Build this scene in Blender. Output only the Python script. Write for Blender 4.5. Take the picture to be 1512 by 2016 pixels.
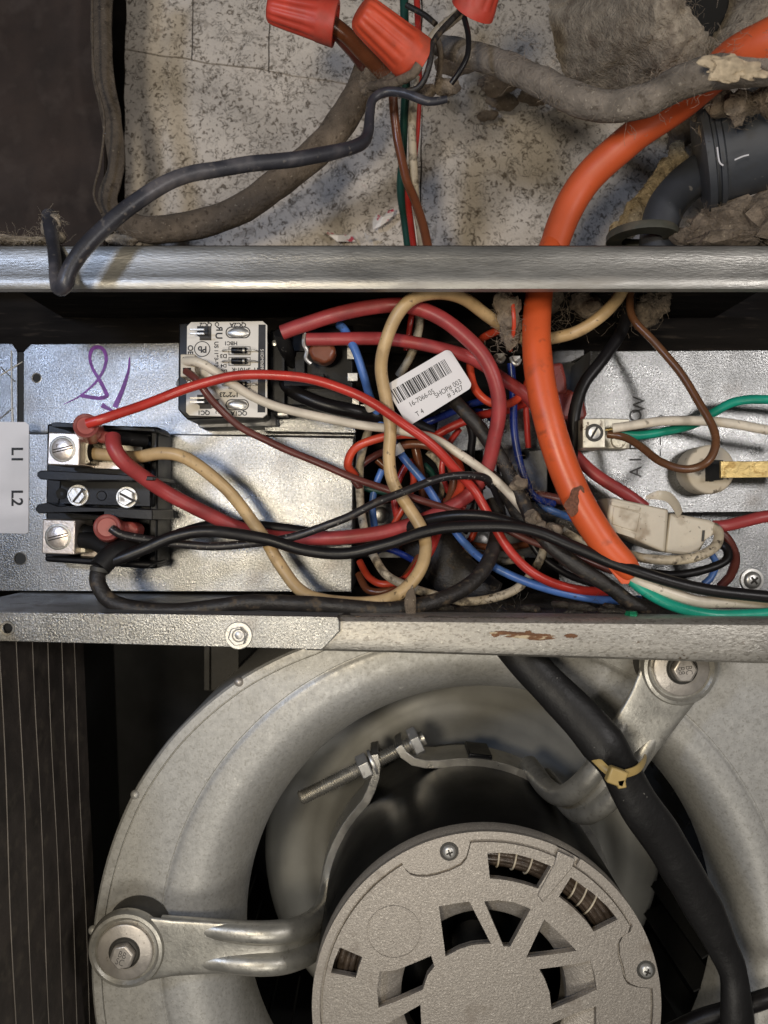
import bpy, math, random
from mathutils import Vector, Matrix, noise
from mathutils.geometry import tessellate_polygon
random.seed(7)
for o in list(bpy.data.objects): bpy.data.objects.remove(o)
scene = bpy.context.scene
COL = scene.collection
F = 1470.0                                   # focal length in photo pixels
def P(px, py, d):                            # photo pixel at a depth (mm) -> point in mm; x right, y away, z up
    return Vector(((px-756)/F*d, d, -(py-1008)/F*d))
S = 0.001
# ---------------------------------------------------------------- camera, world, lamps
cam = bpy.data.cameras.new('camera'); co = bpy.data.objects.new('camera', cam); COL.objects.link(co)
co.rotation_euler = (math.radians(90), 0, 0)
cam.sensor_fit = 'HORIZONTAL'; cam.sensor_width = 36; cam.lens = 36*F/1512
cam.clip_start = 0.01; cam.clip_end = 20
cam.dof.use_dof = True; cam.dof.focus_distance = 0.325; cam.dof.aperture_fstop = 14
scene.camera = co
w = bpy.data.worlds.new('World'); scene.world = w; w.use_nodes = True
bg = w.node_tree.nodes['Background']; bg.inputs[0].default_value = (0.95, 0.97, 1.0, 1); bg.inputs[1].default_value = 0.03
def lamp(name, loc, target, size, power, col):
    l = bpy.data.lights.new(name, 'AREA'); l.shape = 'DISK'; l.size = size; l.energy = power; l.color = col
    o = bpy.data.objects.new(name, l); COL.objects.link(o); o.location = loc
    o.rotation_euler = (Vector(target)-Vector(loc)).to_track_quat('-Z', 'Y').to_euler()
lamp('lamp_warm', (-0.126, -0.20, 0.01), (-0.02, 0.35, -0.02), 0.075, 1.08, (1.0, 0.88, 0.69))
lamp('lamp_cool', (-0.315, -0.16, 0.14), (-0.02, 0.35, 0.05), 0.07, 0.78, (0.58, 0.71, 1.0))
lamp('lamp_side', (0.35, -0.18, 0.085), (0.05, 0.35, 0.02), 0.09, 0.90, (0.98, 0.94, 0.92))
lamp('lamp_low', (0.02, -0.22, -0.30), (0.02, 0.34, -0.17), 0.20, 0.78, (1.0, 0.94, 0.84))
vs = scene.view_settings
vs.view_transform = 'Standard'; vs.look = 'None'; vs.exposure = 0.12; vs.gamma = 1; vs.use_curve_mapping = False
scene.render.engine = 'CYCLES'

# ---------------------------------------------------------------- materials
MATS = {}
def mat(name, col, rough=.5, metal=0.0, var=.15, vs=300, bump=0.0, bs=900, spots=(), rvar=.08, trans=0, stretch=None, coat=0, sss=0, ior=None, dist=.0004, spec=None):
    m = bpy.data.materials.new(name); m.use_nodes = True; nt = m.node_tree; N = nt.nodes; L = nt.links
    b = N['Principled BSDF']; b.inputs['Metallic'].default_value = metal
    if spec is not None: b.inputs['Specular IOR Level'].default_value = spec
    if trans: b.inputs['Transmission Weight'].default_value = trans
    if coat: b.inputs['Coat Weight'].default_value = coat; b.inputs['Coat Roughness'].default_value = .15
    if sss: b.inputs['Subsurface Weight'].default_value = sss; b.inputs['Subsurface Radius'].default_value = (.002, .001, .0006)
    tc = N.new('ShaderNodeTexCoord'); mp = N.new('ShaderNodeMapping'); L.new(tc.outputs['Object'], mp.inputs[0])
    if stretch: mp.inputs['Scale'].default_value = stretch
    def nz(sc, det=4, dis=0, rgh=.55):
        n = N.new('ShaderNodeTexNoise'); n.inputs['Scale'].default_value = sc; n.inputs['Detail'].default_value = det
        n.inputs['Distortion'].default_value = dis; n.inputs['Roughness'].default_value = rgh
        L.new(mp.outputs[0], n.inputs['Vector']); return n.outputs[0]
    def rng(s, a, b_, c=0., d=1.):
        r = N.new('ShaderNodeMapRange'); r.inputs[1].default_value = a; r.inputs[2].default_value = b_
        r.inputs[3].default_value = c; r.inputs[4].default_value = d; L.new(s, r.inputs[0]); return r.outputs[0]
    def mth(op, a, bb):
        n = N.new('ShaderNodeMath'); n.operation = op
        for i, q in enumerate((a, bb)):
            if isinstance(q, (int, float)): n.inputs[i].default_value = q
            else: L.new(q, n.inputs[i])
        return n.outputs[0]
    def mix(f, a, bb):
        n = N.new('ShaderNodeMix'); n.data_type = 'RGBA'; L.new(f, n.inputs[0])
        for i, q in ((6, a), (7, bb)):
            if isinstance(q, (tuple, list)): n.inputs[i].default_value = (*q, 1)
            else: L.new(q, n.inputs[i])
        return n.outputs[2]
    n0 = nz(vs, 5)
    c = mix(rng(n0, .33, .67), tuple(max(0, x*(1-var)) for x in col), tuple(min(1, x*(1+var)) for x in col))
    masks = []
    for s in spots:
        n = nz(s['sc'], s.get('det', 3), s.get('dis', 0))
        if s.get('ridge'):
            f = rng(mth('ABSOLUTE', mth('SUBTRACT', n, .5), 0), s['ridge'], s['ridge']*.4)
        else: f = rng(n, s['lo'], s['hi'])
        if s.get('msc'): f = mth('MULTIPLY', f, rng(nz(s['msc'], 2), s.get('mlo', .5), s.get('mhi', .58)))
        f = mth('MULTIPLY', f, s.get('a', 1.0)); c = mix(f, c, s['col']); masks.append((f, s))
    L.new(c, b.inputs['Base Color'])
    r = rng(nz(vs*.7, 4), .3, .7, max(.03, rough-rvar), min(1, rough+rvar))
    for f, s in masks:
        if 'rough' in s:
            n = N.new('ShaderNodeMix'); L.new(f, n.inputs[0]); L.new(r, n.inputs[2]); n.inputs[3].default_value = s['rough']; r = n.outputs[0]
        if 'metal' in s and metal > 0:
            n = N.new('ShaderNodeMix'); L.new(f, n.inputs[0]); n.inputs[2].default_value = metal; n.inputs[3].default_value = s['metal']; L.new(n.outputs[0], b.inputs['Metallic'])
    L.new(r, b.inputs['Roughness'])
    if bump:
        h = nz(bs, 5, 0, .6)
        for f, s in masks:
            if 'h' in s: h = mth('ADD', h, mth('MULTIPLY', f, s['h']))
        bp = N.new('ShaderNodeBump'); bp.inputs['Strength'].default_value = bump; bp.inputs['Distance'].default_value = dist
        L.new(h, bp.inputs['Height']); L.new(bp.outputs[0], b.inputs['Normal'])
    MATS[name] = m; return m
DIRT = (.05, .035, .022)
def dirt(a=.8, sc=160, lo=.60, hi=.70, col=DIRT): return dict(sc=sc, lo=lo, hi=hi, col=col, a=a, rough=.9, metal=0.)
def specks(a=.8, sc=900, lo=.66, hi=.72, col=DIRT, msc=90, mlo=.5, mhi=.6): return dict(sc=sc, lo=lo, hi=hi, col=col, a=a, msc=msc, mlo=mlo, mhi=mhi, det=2)
galv = mat('galvanised_sheet', (.285, .287, .285), .32, 1.0, .14, 60, .45, 1300, [dict(sc=1000, lo=.50, hi=.62, col=(.15, .147, .14), det=3, a=.6), dict(sc=1200, lo=.60, hi=.66, col=(.62, .61, .57), det=2, a=.55), dict(sc=45, lo=.60, hi=.75, col=(.22, .20, .18), a=.5), dict(sc=12, lo=.55, hi=.7, col=(.24, .225, .205), a=.4)], .1)
galv_dark = mat('galvanised_dull', (.26, .26, .26), .5, .7, .14, 60, .4, 1200, [dirt(.6, 70, .55, .75, (.12, .10, .08)), specks(.6, 500, .6, .7)], .1)
galv_rail = mat('galvanised_rail', (.36, .35, .325), .40, .85, .12, 120, .3, 1200, [dict(sc=600, lo=.54, hi=.70, col=(.24, .22, .19), a=.4, det=5), dirt(.45, 60, .6, .75, (.16, .13, .10))], .1, stretch=(.3, 1, 1.4))
galv_worn = mat('galvanised_worn', (.40, .38, .34), .45, .7, .12, 120, .4, 1200, [dict(sc=900, lo=.52, hi=.62, col=(.15, .135, .11), a=.55, det=4), dict(sc=1400, lo=.62, hi=.68, col=(.7, .68, .6), a=.6), specks(.9, 700, .62, .68, (.10, .06, .03), 60, .55, .65)], .1, stretch=(.6, 1, 1.3))
rust = mat('rust_patch', (.16, .075, .035), .85, 0, .4, 700, .8, 1500, [dict(sc=600, lo=.55, hi=.6, col=(.55, .46, .30), a=.9)], stretch=(.25, 1, 1))
dark_wall = mat('dark_brown_wall', (.030, .019, .014), .85, 0, .3, 40, .2, 300, [dict(sc=60, lo=.52, hi=.7, col=(.055, .04, .032), a=.7)], stretch=(1, 1, 1))
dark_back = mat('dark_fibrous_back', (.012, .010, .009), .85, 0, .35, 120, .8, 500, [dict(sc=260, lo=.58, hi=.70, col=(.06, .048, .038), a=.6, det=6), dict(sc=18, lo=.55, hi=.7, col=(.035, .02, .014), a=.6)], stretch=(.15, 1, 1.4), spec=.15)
grime = mat('grimy_floor', (.035, .028, .020), .7, 0, .5, 200, 1., 700, [dict(sc=260, lo=.60, hi=.68, col=(.13, .085, .05), a=.8, det=5), dict(sc=900, lo=.70, hi=.74, col=(.4, .35, .26), a=.8)], dist=.001)
insul = mat('speckled_insulation', (.66, .59, .505), .85, 0, .07, 30, .9, 400, [
    dict(sc=22, lo=.58, hi=.8, col=(.40, .34, .27), a=.45),
    dict(sc=170, ridge=.034, dis=1.6, col=(.10, .075, .05), msc=130, mlo=.48, mhi=.58, a=.55, h=-.8, det=2),
    dict(sc=110, lo=.60, hi=.65, dis=1.6, col=(.20, .16, .12), a=.42, h=-.6, det=4),
    dict(sc=330, lo=.58, hi=.64, dis=1.2, col=(.12, .09, .06), a=.8, h=-.5, det=3),
    dict(sc=900, lo=.65, hi=.7, col=(.62, .56, .47), a=.6),
    dict(sc=500, lo=.66, hi=.7, col=(.32, .12, .10), a=.5, msc=30, mlo=.55, mhi=.65)], dist=.0008)
lint_m = mat('grey_brown_lint', (.21, .165, .12), .95, 0, .35, 250, .9, 900, [dict(sc=300, lo=.6, hi=.7, col=(.09, .065, .045), a=.8), dict(sc=500, lo=.66, hi=.7, col=(.42, .35, .25), a=.7)], dist=.0012)
lint_pale = mat('pale_lint', (.34, .29, .225), .95, 0, .3, 200, .9, 700, [dict(sc=120, lo=.52, hi=.68, col=(.15, .115, .085), a=.8), dict(sc=420, lo=.6, hi=.68, col=(.13, .10, .07), a=.6)], dist=.0015)
foam_m = mat('yellow_foam', (.42, .33, .20), .9, 0, .3, 400, 1., 700, [dict(sc=300, lo=.56, hi=.64, col=(.16, .11, .06), a=.8), dict(sc=700, lo=.62, hi=.66, col=(.75, .62, .42), a=.8)], dist=.0015)
hair_m = mat('lint_fibre', (.26, .21, .16), .9, 0, .4, 300)
def plastic(n, c, rough=.38, sp=True, **k):
    return mat(n, c, rough, 0, k.pop('var', .18), 90, .12, 900, ([specks(.7, 420, .63, .70), dirt(.35, 70, .62, .8)] if sp else [dirt(.45, 60, .56, .78, tuple(x*.35+.01 for x in c)), specks(.5, 500, .66, .72, tuple(x*.4+.02 for x in c), 60)]) + list(k.pop('extra', [])), .08, **k)
red_thick = plastic('wire_red_thick', (.34, .045, .045), .42, False)
red_thin = plastic('wire_red', (.46, .035, .025), .32, False)
red_org = plastic('wire_red_orange', (.55, .06, .025), .35, False)
maroon = plastic('wire_maroon', (.12, .035, .028), .32, False)
brownw = plastic('wire_brown', (.16, .052, .022), .3, False)
copperw = plastic('wire_copper_brown', (.125, .055, .025), .28, False)
tan = plastic('wire_tan', (.52, .36, .18), .4, True, extra=[dirt(.55, 110, .60, .72, (.20, .12, .05)), specks(.8, 300, .66, .70, (.10, .06, .03), 50, .5, .6)])
whitew = plastic('wire_white', (.64, .57, .46), .4, True, extra=[dirt(.4, 90, .60, .75, (.25, .18, .10))])
dirtyw = mat('wire_white_dirty', (.45, .38, .27), .5, 0, .2, 150, .2, 900, [dirt(.8, 220, .52, .66), specks(.9, 500, .58, .64)])
bluew = plastic('wire_blue', (.075, .17, .45), .35)
navy = plastic('wire_navy', (.012, .03, .19), .3, False)
greenw = plastic('wire_green', (.012, .30, .20), .32, False)
dgreen = plastic('wire_dark_green', (.012, .06, .045), .4, False)
blackw = plastic('wire_black', (.009, .008, .0085), .38, False, spec=.35)
blackd = mat('wire_black_dusty', (.020, .017, .015), .5, 0, .3, 200, .4, 900, [dict(sc=260, lo=.56, hi=.72, col=(.14, .10, .06), a=.7, rough=.95, det=5)], dist=.0008)
blackp = mat('wire_black_printed', (.016, .014, .015), .38, 0, .2, 200, .15, 900, [dict(sc=700, lo=.66, hi=.69, col=(.35, .33, .30), a=.6, det=2), dict(sc=200, lo=.62, hi=.72, col=(.10, .07, .045), a=.5)])
greyblue = mat('wire_grey_blue', (.035, .035, .043), .42, 0, .3, 60, .3, 600, [dict(sc=60, lo=.52, hi=.7, col=(.15, .135, .135), a=.7), dict(sc=300, lo=.62, hi=.72, col=(.24, .21, .18), a=.5)])
dustycable = mat('cable_dusty', (.15, .115, .082), .95, 0, .3, 120, .9, 500, [dict(sc=420, lo=.58, hi=.7, col=(.06, .042, .028), a=.8), dict(sc=600, lo=.66, hi=.70, col=(.36, .30, .22), a=.7)], dist=.0012)
orange = mat('orange_jacket', (.66, .105, .028), .42, 0, .08, 40, .08, 900, [dict(sc=90, lo=.58, hi=.80, col=(.22, .06, .03), a=.6, det=6), specks(.6, 200, .60, .74, (.14, .045, .025), 40, .5, .62)])
orange_nut = plastic('orange_nut', (.60, .075, .03), .5, False, extra=[dirt(.5, 60, .55, .75, (.16, .08, .05))])
red_nut = plastic('red_nut', (.55, .06, .035), .5, False, extra=[dirt(.5, 50, .55, .75, (.16, .09, .06))])
black_pl = mat('black_plastic', (.006, .006, .007), .36, 0, .2, 100, .1, 1200, [specks(.5, 600, .66, .72, (.06, .05, .045))], spec=.28)
black_rubber = mat('black_rubber', (.010, .0095, .0095), .5, 0, .25, 100, .2, 500, [specks(.6, 500, .68, .72, (.2, .19, .17))], spec=.3)
black_paint = mat('black_motor_paint', (.004, .004, .004), .4, 0, .3, 60, .1, 600, spec=.25)
sleeve_m = mat('black_sleeve', (.011, .0105, .0105), .45, 0, .2, 60, .3, 250, [specks(.7, 420, .72, .75, (.2, .19, .17), 50, .5, .6)], dist=.001, spec=.32)
grommet_m = mat('dark_grommet', (.045, .042, .036), .6, 0, .2, 100, .2, 500)
steel = mat('zinc_steel', (.62, .61, .58), .40, .8, .12, 200, .2, 900, [dirt(.5, 250, .6, .72, (.2, .16, .12))])
steel_dull = mat('dull_steel', (.30, .285, .25), .42, .85, .15, 150, .3, 900, [dirt(.5, 150, .58, .72, (.10, .075, .05))])
washer_m = mat('washer_zinc', (.52, .48, .43), .45, .7, .1, 200, .3, 600, [specks(.8, 500, .62, .68, (.12, .09, .06))])
lug_m = mat('tinned_lug', (.62, .55, .49), .36, .8, .1, 300, .25, 900, [specks(.7, 500, .62, .7, (.2, .15, .1))])
lug_dirty = mat('lug_dirty', (.58, .54, .44), .45, .6, .15, 200, .4, 700, [specks(.9, 300, .56, .62, (.08, .05, .03))])
brass = mat('brass', (.42, .31, .13), .36, .9, .2, 120, .5, 500, [dict(sc=260, lo=.56, hi=.62, col=(.28, .18, .06), a=.8)], dist=.0008)
alu = mat('cast_aluminium', (.36, .328, .29), .44, .55, .14, 1500, .45, 1300, [dict(sc=1200, lo=.54, hi=.64, col=(.27, .24, .205), a=.55, det=3), dict(sc=1500, lo=.62, hi=.68, col=(.66, .62, .56), a=.55, det=2), dict(sc=22, lo=.55, hi=.75, col=(.34, .30, .26), a=.4), dict(sc=60, lo=.64, hi=.74, col=(.20, .165, .13), a=.5, rough=.8)], dist=.0004)
blower_m = mat('blower_sheet', (.46, .452, .425), .47, .42, .10, 500, .25, 1400, [dict(sc=900, lo=.56, hi=.66, col=(.28, .265, .23), a=.5, det=2), dict(sc=25, lo=.6, hi=.8, col=(.26, .24, .20), a=.4), specks(.9, 300, .72, .74, (.7, .68, .62), 40)], dist=.0003)
arm_m = mat('arm_steel', (.43, .415, .37), .40, .7, .12, 200, .25, 700, [dict(sc=500, lo=.58, hi=.68, col=(.22, .20, .17), a=.5)], dist=.0004)
wheel_m = mat('fan_wheel_sheet', (.31, .305, .28), .55, .25, .08, 60, .1, 600)
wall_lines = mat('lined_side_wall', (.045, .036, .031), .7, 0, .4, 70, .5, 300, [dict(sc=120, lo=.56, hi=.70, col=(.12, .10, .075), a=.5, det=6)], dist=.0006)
rib_m = mat('thin_metal_seam', (.19, .17, .15), .5, .4, .3, 60)
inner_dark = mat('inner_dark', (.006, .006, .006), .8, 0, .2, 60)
label_m = mat('white_label', (.66, .65, .67), .55, 0, .04, 60, .15, 200)
tag_m = mat('paper_tag', (.74, .72, .72), .5, 0, .03, 50)
ink = mat('black_ink', (.012, .012, .014), .6, 0, .1, 300)
ink_grey = mat('stamped_letter', (.045, .042, .040), .7, 0, .3, 300)
purple = mat('purple_marker', (.19, .045, .30), .5, 0, .35, 200, .1, 600)
pcb_m = mat('white_circuit_board', (.68, .64, .57), .4, 0, .05, 80, .05, 900)
nylon = mat('cream_nylon', (.52, .46, .36), .42, 0, .08, 60, .1, 600, [dirt(.6, 90, .60, .75, (.16, .10, .05)), specks(.8, 420, .64, .7)], sss=.05)
ceramic = mat('cream_ceramic', (.55, .48, .37), .55, 0, .08, 90, .2, 600, [specks(.85, 260, .58, .64, (.07, .05, .03), 70, .48, .56)])
pink_pl = mat('pink_insulator', (.40, .085, .07), .32, 0, .12, 80, .05, 600, trans=.25, sss=.1)
brown_pl = mat('brown_insulator', (.22, .065, .03), .3, 0, .2, 80, .05, 600, trans=.3)
grey_pvc = mat('dark_grey_pvc', (.048, .052, .060), .55, 0, .15, 60, .15, 500, [dict(sc=260, lo=.68, hi=.72, col=(.3, .27, .23), a=.6), dict(sc=40, lo=.55, hi=.75, col=(.10, .088, .075), a=.6)])
olive = mat('olive_locknut', (.075, .075, .058), .6, 0, .2, 90, .2, 500, [dirt(.5, 120, .55, .7, (.16, .13, .09))])
tie_m = mat('yellow_nylon_tie', (.42, .30, .11), .45, 0, .12, 100, .1, 500)
coil_m = mat('lacquered_coil', (.075, .055, .04), .25, .2, .4, 200, .5, 600, coat=.6, stretch=(1, 1, 1))
lace_m = mat('lacing_cord', (.55, .48, .36), .7, 0, .2, 300)
foil_m = mat('torn_foil', (.72, .66, .58), .5, .2, .1, 300, .3, 900, [dict(sc=260, lo=.56, hi=.6, col=(.5, .03, .06), a=.95)])
green_scr = mat('green_screw', (.02, .30, .14), .25, .6, .2, 300)

# ---------------------------------------------------------------- mesh helpers (mm)
W = {}
def finish(name, verts, faces, m, parent=None, label=None, cat=None, group=None, kind=None, smooth=True, angle=38, bevel=0, seg=2, sub=0):
    vs_ = [Vector(v) for v in verts]
    if parent is not None: org = W[parent.name]
    else:
        lo = Vector([min(v[i] for v in vs_) for i in range(3)]); hi = Vector([max(v[i] for v in vs_) for i in range(3)])
        org = Vector(((lo.x+hi.x)/2, (lo.y+hi.y)/2, lo.z))
    me = bpy.data.meshes.new(name); me.from_pydata([(v-org)*S for v in vs_], [], [list(f) for f in faces]); me.validate(); me.update()
    me.materials.append(m if not isinstance(m, str) else MATS[m])
    if smooth:
        me.polygons.foreach_set('use_smooth', [True]*len(me.polygons)); me.set_sharp_from_angle(angle=math.radians(angle))
    o = bpy.data.objects.new(name, me); COL.objects.link(o)
    if parent is not None: o.parent = parent
    else: o.location = org*S
    W[o.name] = org
    if label: o['label'] = label
    if cat: o['category'] = cat
    if group: o['group'] = group
    if kind: o['kind'] = kind
    if bevel:
        b = o.modifiers.new('bevel', 'BEVEL'); b.width = bevel*S; b.segments = seg; b.limit_method = 'ANGLE'; b.angle_limit = math.radians(40); b.harden_normals = False
    if sub:
        s = o.modifiers.new('sub', 'SUBSURF'); s.levels = sub; s.render_levels = sub
    return o
def thing(name, label, cat, loc, group=None):
    o = bpy.data.objects.new(name, None); COL.objects.link(o); o.location = Vector(loc)*S; o.empty_display_size = .005
    o['label'] = label; o['category'] = cat
    if group: o['group'] = group
    W[o.name] = Vector(loc); return o
class MB:
    def __init__(s): s.v = []; s.f = []
    def add(s, v, f):
        k = len(s.v); s.v += [Vector(a) for a in v]; s.f += [[i+k for i in q] for q in f]; return s
    def box(s, c, size, R=None):
        c = Vector(c); h = [x/2 for x in size]; vv = []
        for i in (-1, 1):
            for j in (-1, 1):
                for k in (-1, 1):
                    q = Vector((i*h[0], j*h[1], k*h[2])); vv.append(c+(R@q if R else q))
        return s.add(vv, [(0, 1, 3, 2), (4, 6, 7, 5), (0, 4, 5, 1), (2, 3, 7, 6), (0, 2, 6, 4), (1, 5, 7, 3)])
    def boxpx(s, x0, y0, x1, y1, d0, d1):
        return s.prism([(x0, y0), (x1, y0), (x1, y1), (x0, y1)], d0, d1)
    def prism(s, poly, d0, d1, holes=(), world=False):
        loops = [[(p if world else P(p[0], p[1], d0)) for p in L_] for L_ in [poly]+list(holes)]
        tris = tessellate_polygon([[Vector((p[0], p[2], 0)) for p in L_] for L_ in loops])
        fl = [Vector((p[0], d0, p[2])) for L_ in loops for p in L_]; n = len(fl); bk = [Vector((p.x, d1, p.z)) for p in fl]
        def area(t): a, b, c = (fl[i] for i in t); return (b.x-a.x)*(c.z-a.z)-(c.x-a.x)*(b.z-a.z)
        fs = []
        for t in tris:
            t = tuple(t)
            if area(t) < 0: t = t[::-1]
            fs.append(t); fs.append(tuple(i+n for i in reversed(t)))
        k = 0
        for li, L_ in enumerate(loops):
            m_ = len(L_); sg = sum(L_[i][0]*L_[(i+1) % m_][2]-L_[(i+1) % m_][0]*L_[i][2] for i in range(m_))
            ccw = sg > 0
            for i in range(m_):
                a, b = k+i, k+(i+1) % m_
                q = (a, a+n, b+n, b)
                if not (ccw ^ (li > 0)): q = q[::-1]
                fs.append(q)
            k += m_
        return s.add(fl+bk, fs)
    def tube(s, pts, rad, seg=12, per=6, flat=1.0, wob=0, cap=True, closed=False, up=None, wsc=.12, jit=0):
        pts = [Vector(p) for p in pts]
        if not isinstance(rad, (list, tuple)): rad = [rad]*len(pts)
        C, R = [], []
        n = len(pts)
        for i in range(n-1 if not closed else n):
            g = lambda k: pts[k % n] if closed else pts[max(0, min(n-1, k))]
            p0, p1, p2, p3 = g(i-1), g(i), g(i+1), g(i+2); r1, r2 = rad[i], rad[(i+1) % n]
            for j in range(per):
                t = j/per; t2 = t*t; t3 = t2*t
                C.append(.5*((2*p1)+(p2-p0)*t+(2*p0-5*p1+4*p2-p3)*t2+(3*p1-p0-p2*1.0+p3-2*p2)*t3) if False else
                         .5*((2*p1)+(p2-p0)*t+(2*p0-5*p1+4*p2-p3)*t2+(-p0+3*p1-3*p2+p3)*t3)); R.append(r1+(r2-r1)*t)
        if not closed: C.append(pts[-1].copy()); R.append(rad[-1])
        if jit:
            ph2 = Vector((random.random()*90, 0, 0)); m9 = len(C)
            C = [c+Vector((noise.noise(c*.045+ph2), noise.noise(c*.045+ph2+Vector((0, 31, 0))), noise.noise(c*.045+ph2+Vector((0, 0, 57)))))*jit*min(1, i/8, (m9-1-i)/8) for i, c in enumerate(C)]
        m_ = len(C); T = []
        for i in range(m_):
            a = C[(i-1) % m_] if closed else C[max(0, i-1)]; b = C[(i+1) % m_] if closed else C[min(m_-1, i+1)]
            t = (b-a); T.append(t.normalized() if t.length > 1e-9 else Vector((1, 0, 0)))
        u = Vector(up) if up else (Vector((0, -1, 0)) if abs(T[0].y) < .9 else Vector((0, 0, 1)))
        vv = []; ph = random.random()*50
        for i in range(m_):
            if up: u = Vector(up)
            u = (u-T[i]*u.dot(T[i])).normalized(); b = T[i].cross(u)
            for k in range(seg):
                a = 2*math.pi*k/seg; dv = u*math.cos(a)*flat+b*math.sin(a); r = R[i]
                if wob: r *= 1+wob*noise.noise((C[i]+dv*r)*wsc+Vector((ph, 0, 0)))
                vv.append(C[i]+dv*r)
        fs = []
        for i in range(m_ if closed else m_-1):
            for k in range(seg):
                a = i*seg+k; b = i*seg+(k+1) % seg; c = ((i+1) % m_)*seg
                fs.append((a, c+k, c+(k+1) % seg, b))
        if cap and not closed:
            fs.append(tuple(range(seg))); fs.append(tuple(reversed(range((m_-1)*seg, m_*seg))))
        return s.add(vv, fs)
    def lathe(s, prof, c, axis=(0, 1, 0), seg=40, a0=0, a1=360):
        c = Vector(c); ax = Vector(axis).normalized(); e = Vector((0, 0, 1)) if abs(ax.z) < .9 else Vector((1, 0, 0))
        u = (e-ax*e.dot(ax)).normalized(); v_ = ax.cross(u); full = abs(a1-a0-360) < 1e-6
        n = seg if full else seg+1; vv = []; fs = []
        for r, h in prof:
            for k in range(n):
                a = math.radians(a0+(a1-a0)*k/seg); vv.append(c+ax*h+u*math.cos(a)*r+v_*math.sin(a)*r)
        for i in range(len(prof)-1):
            for k in range(n if full else n-1):
                a = i*n+k; b = i*n+(k+1) % n; fs.append((a, a+n, b+n, b))
        return s.add(vv, fs)
    def lump(s, c, size, amp=.35, sc=.12, sub=3, R=None):
        import bmesh
        bm = bmesh.new(); bmesh.ops.create_icosphere(bm, subdivisions=sub, radius=1); bm.verts.ensure_lookup_table(); ph = Vector((random.random()*99, 0, 0))
        vv = []
        for v in bm.verts:
            q = v.co.copy(); w_ = Vector((q.x*size[0], q.y*size[1], q.z*size[2]))
            k = 1+amp*(noise.noise(w_*sc+ph)+.5*noise.noise(w_*sc*2.7+ph)+.3*noise.noise(w_*sc*6+ph)); w_ = w_*k
            vv.append(Vector(c)+(R@w_ if R else w_))
        fs = [[v.index for v in f.verts] for f in bm.faces]; bm.free(); return s.add(vv, fs)
    def hairs(s, pts, n, length, r=.07, spread=3., grav=.3):
        for _ in range(n):
            b = Vector(random.choice(pts))+Vector([random.gauss(0, spread*.5) for _ in range(3)])
            d = Vector([random.gauss(0, 1), random.gauss(-.4, .6), random.gauss(-grav, 1)]).normalized(); L_ = length*random.uniform(.4, 1.3); ps = [b]
            for k in range(4):
                d = (d+Vector([random.gauss(0, .45) for _ in range(3)])).normalized(); ps.append(ps[-1]+d*L_/4)
            for k in range(4):
                t = (ps[k+1]-ps[k]).normalized(); u = t.cross(Vector((0, 1, .3))).normalized()*r; w_ = t.cross(u).normalized()*r; a, c = ps[k], ps[k+1]
                s.add([a+u, a-u*.5+w_*.87, a-u*.5-w_*.87, c+u, c-u*.5+w_*.87, c-u*.5-w_*.87], [(0, 1, 4, 3), (1, 2, 5, 4), (2, 0, 3, 5)])
        return s
    def build(s, name, m, parent=None, **k): return finish(name, s.v, s.f, m, parent, **k)
def circ(px, py, r, n=24, a0=0): return [(px+r*math.cos(a0+2*math.pi*i/n), py+r*math.sin(a0+2*math.pi*i/n)) for i in range(n)]
def wire(name, pts, wpx, m, label, cat='wire', seg=14, wob=.02, flat=1., parent=None, **k):
    q = [P(*p) for p in pts]
    ws = wpx if isinstance(wpx, (list, tuple)) else [wpx]*len(pts)
    md = sum(p[2] for p in pts)/len(pts)
    rad = [w_/2*(md if not isinstance(wpx, (list, tuple)) else p[2])/F for w_, p in zip(ws, pts)]
    k.setdefault('jit', .8); b = MB().tube(q, rad, seg, 7, flat, wob, **k)
    if parent: return b.build(name, m, parent)
    return b.build(name, m, None, label=label, cat=cat)
DG = None
def text(body, px, py, hpx, d, rot, m, parent, name='lettering', mirror=False, thick=.06, xs=1., bold=0):
    cu = bpy.data.curves.new('t', 'FONT'); cu.body = body; cu.align_x = 'CENTER'; cu.align_y = 'CENTER'; cu.size = 1.0; cu.offset = bold
    o = bpy.data.objects.new('t', cu); COL.objects.link(o); dg = bpy.context.evaluated_depsgraph_get(); dg.update()
    me = bpy.data.meshes.new_from_object(o.evaluated_get(dg)); hs = [v.co.y for v in me.vertices]; y0, y1 = min(hs), max(hs); xm = (min(v.co.x for v in me.vertices)+max(v.co.x for v in me.vertices))/2
    sc = hpx*d/F/.70; a = math.radians(rot); c = P(px, py, d); vv = []
    for v in me.vertices:
        x = (v.co.x-xm)*sc*xs*(-1 if mirror else 1); z = (v.co.y-(y0+y1)/2)*sc
        vv.append(c+Vector((x*math.cos(a)-z*math.sin(a), 0, x*math.sin(a)+z*math.cos(a))))
    fs = [list(p.vertices) for p in me.polygons]
    if not mirror: pass
    bpy.data.objects.remove(o); bpy.data.curves.remove(cu); bpy.data.meshes.remove(me)
    return finish(name, vv, fs, m, parent, smooth=False)
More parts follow.
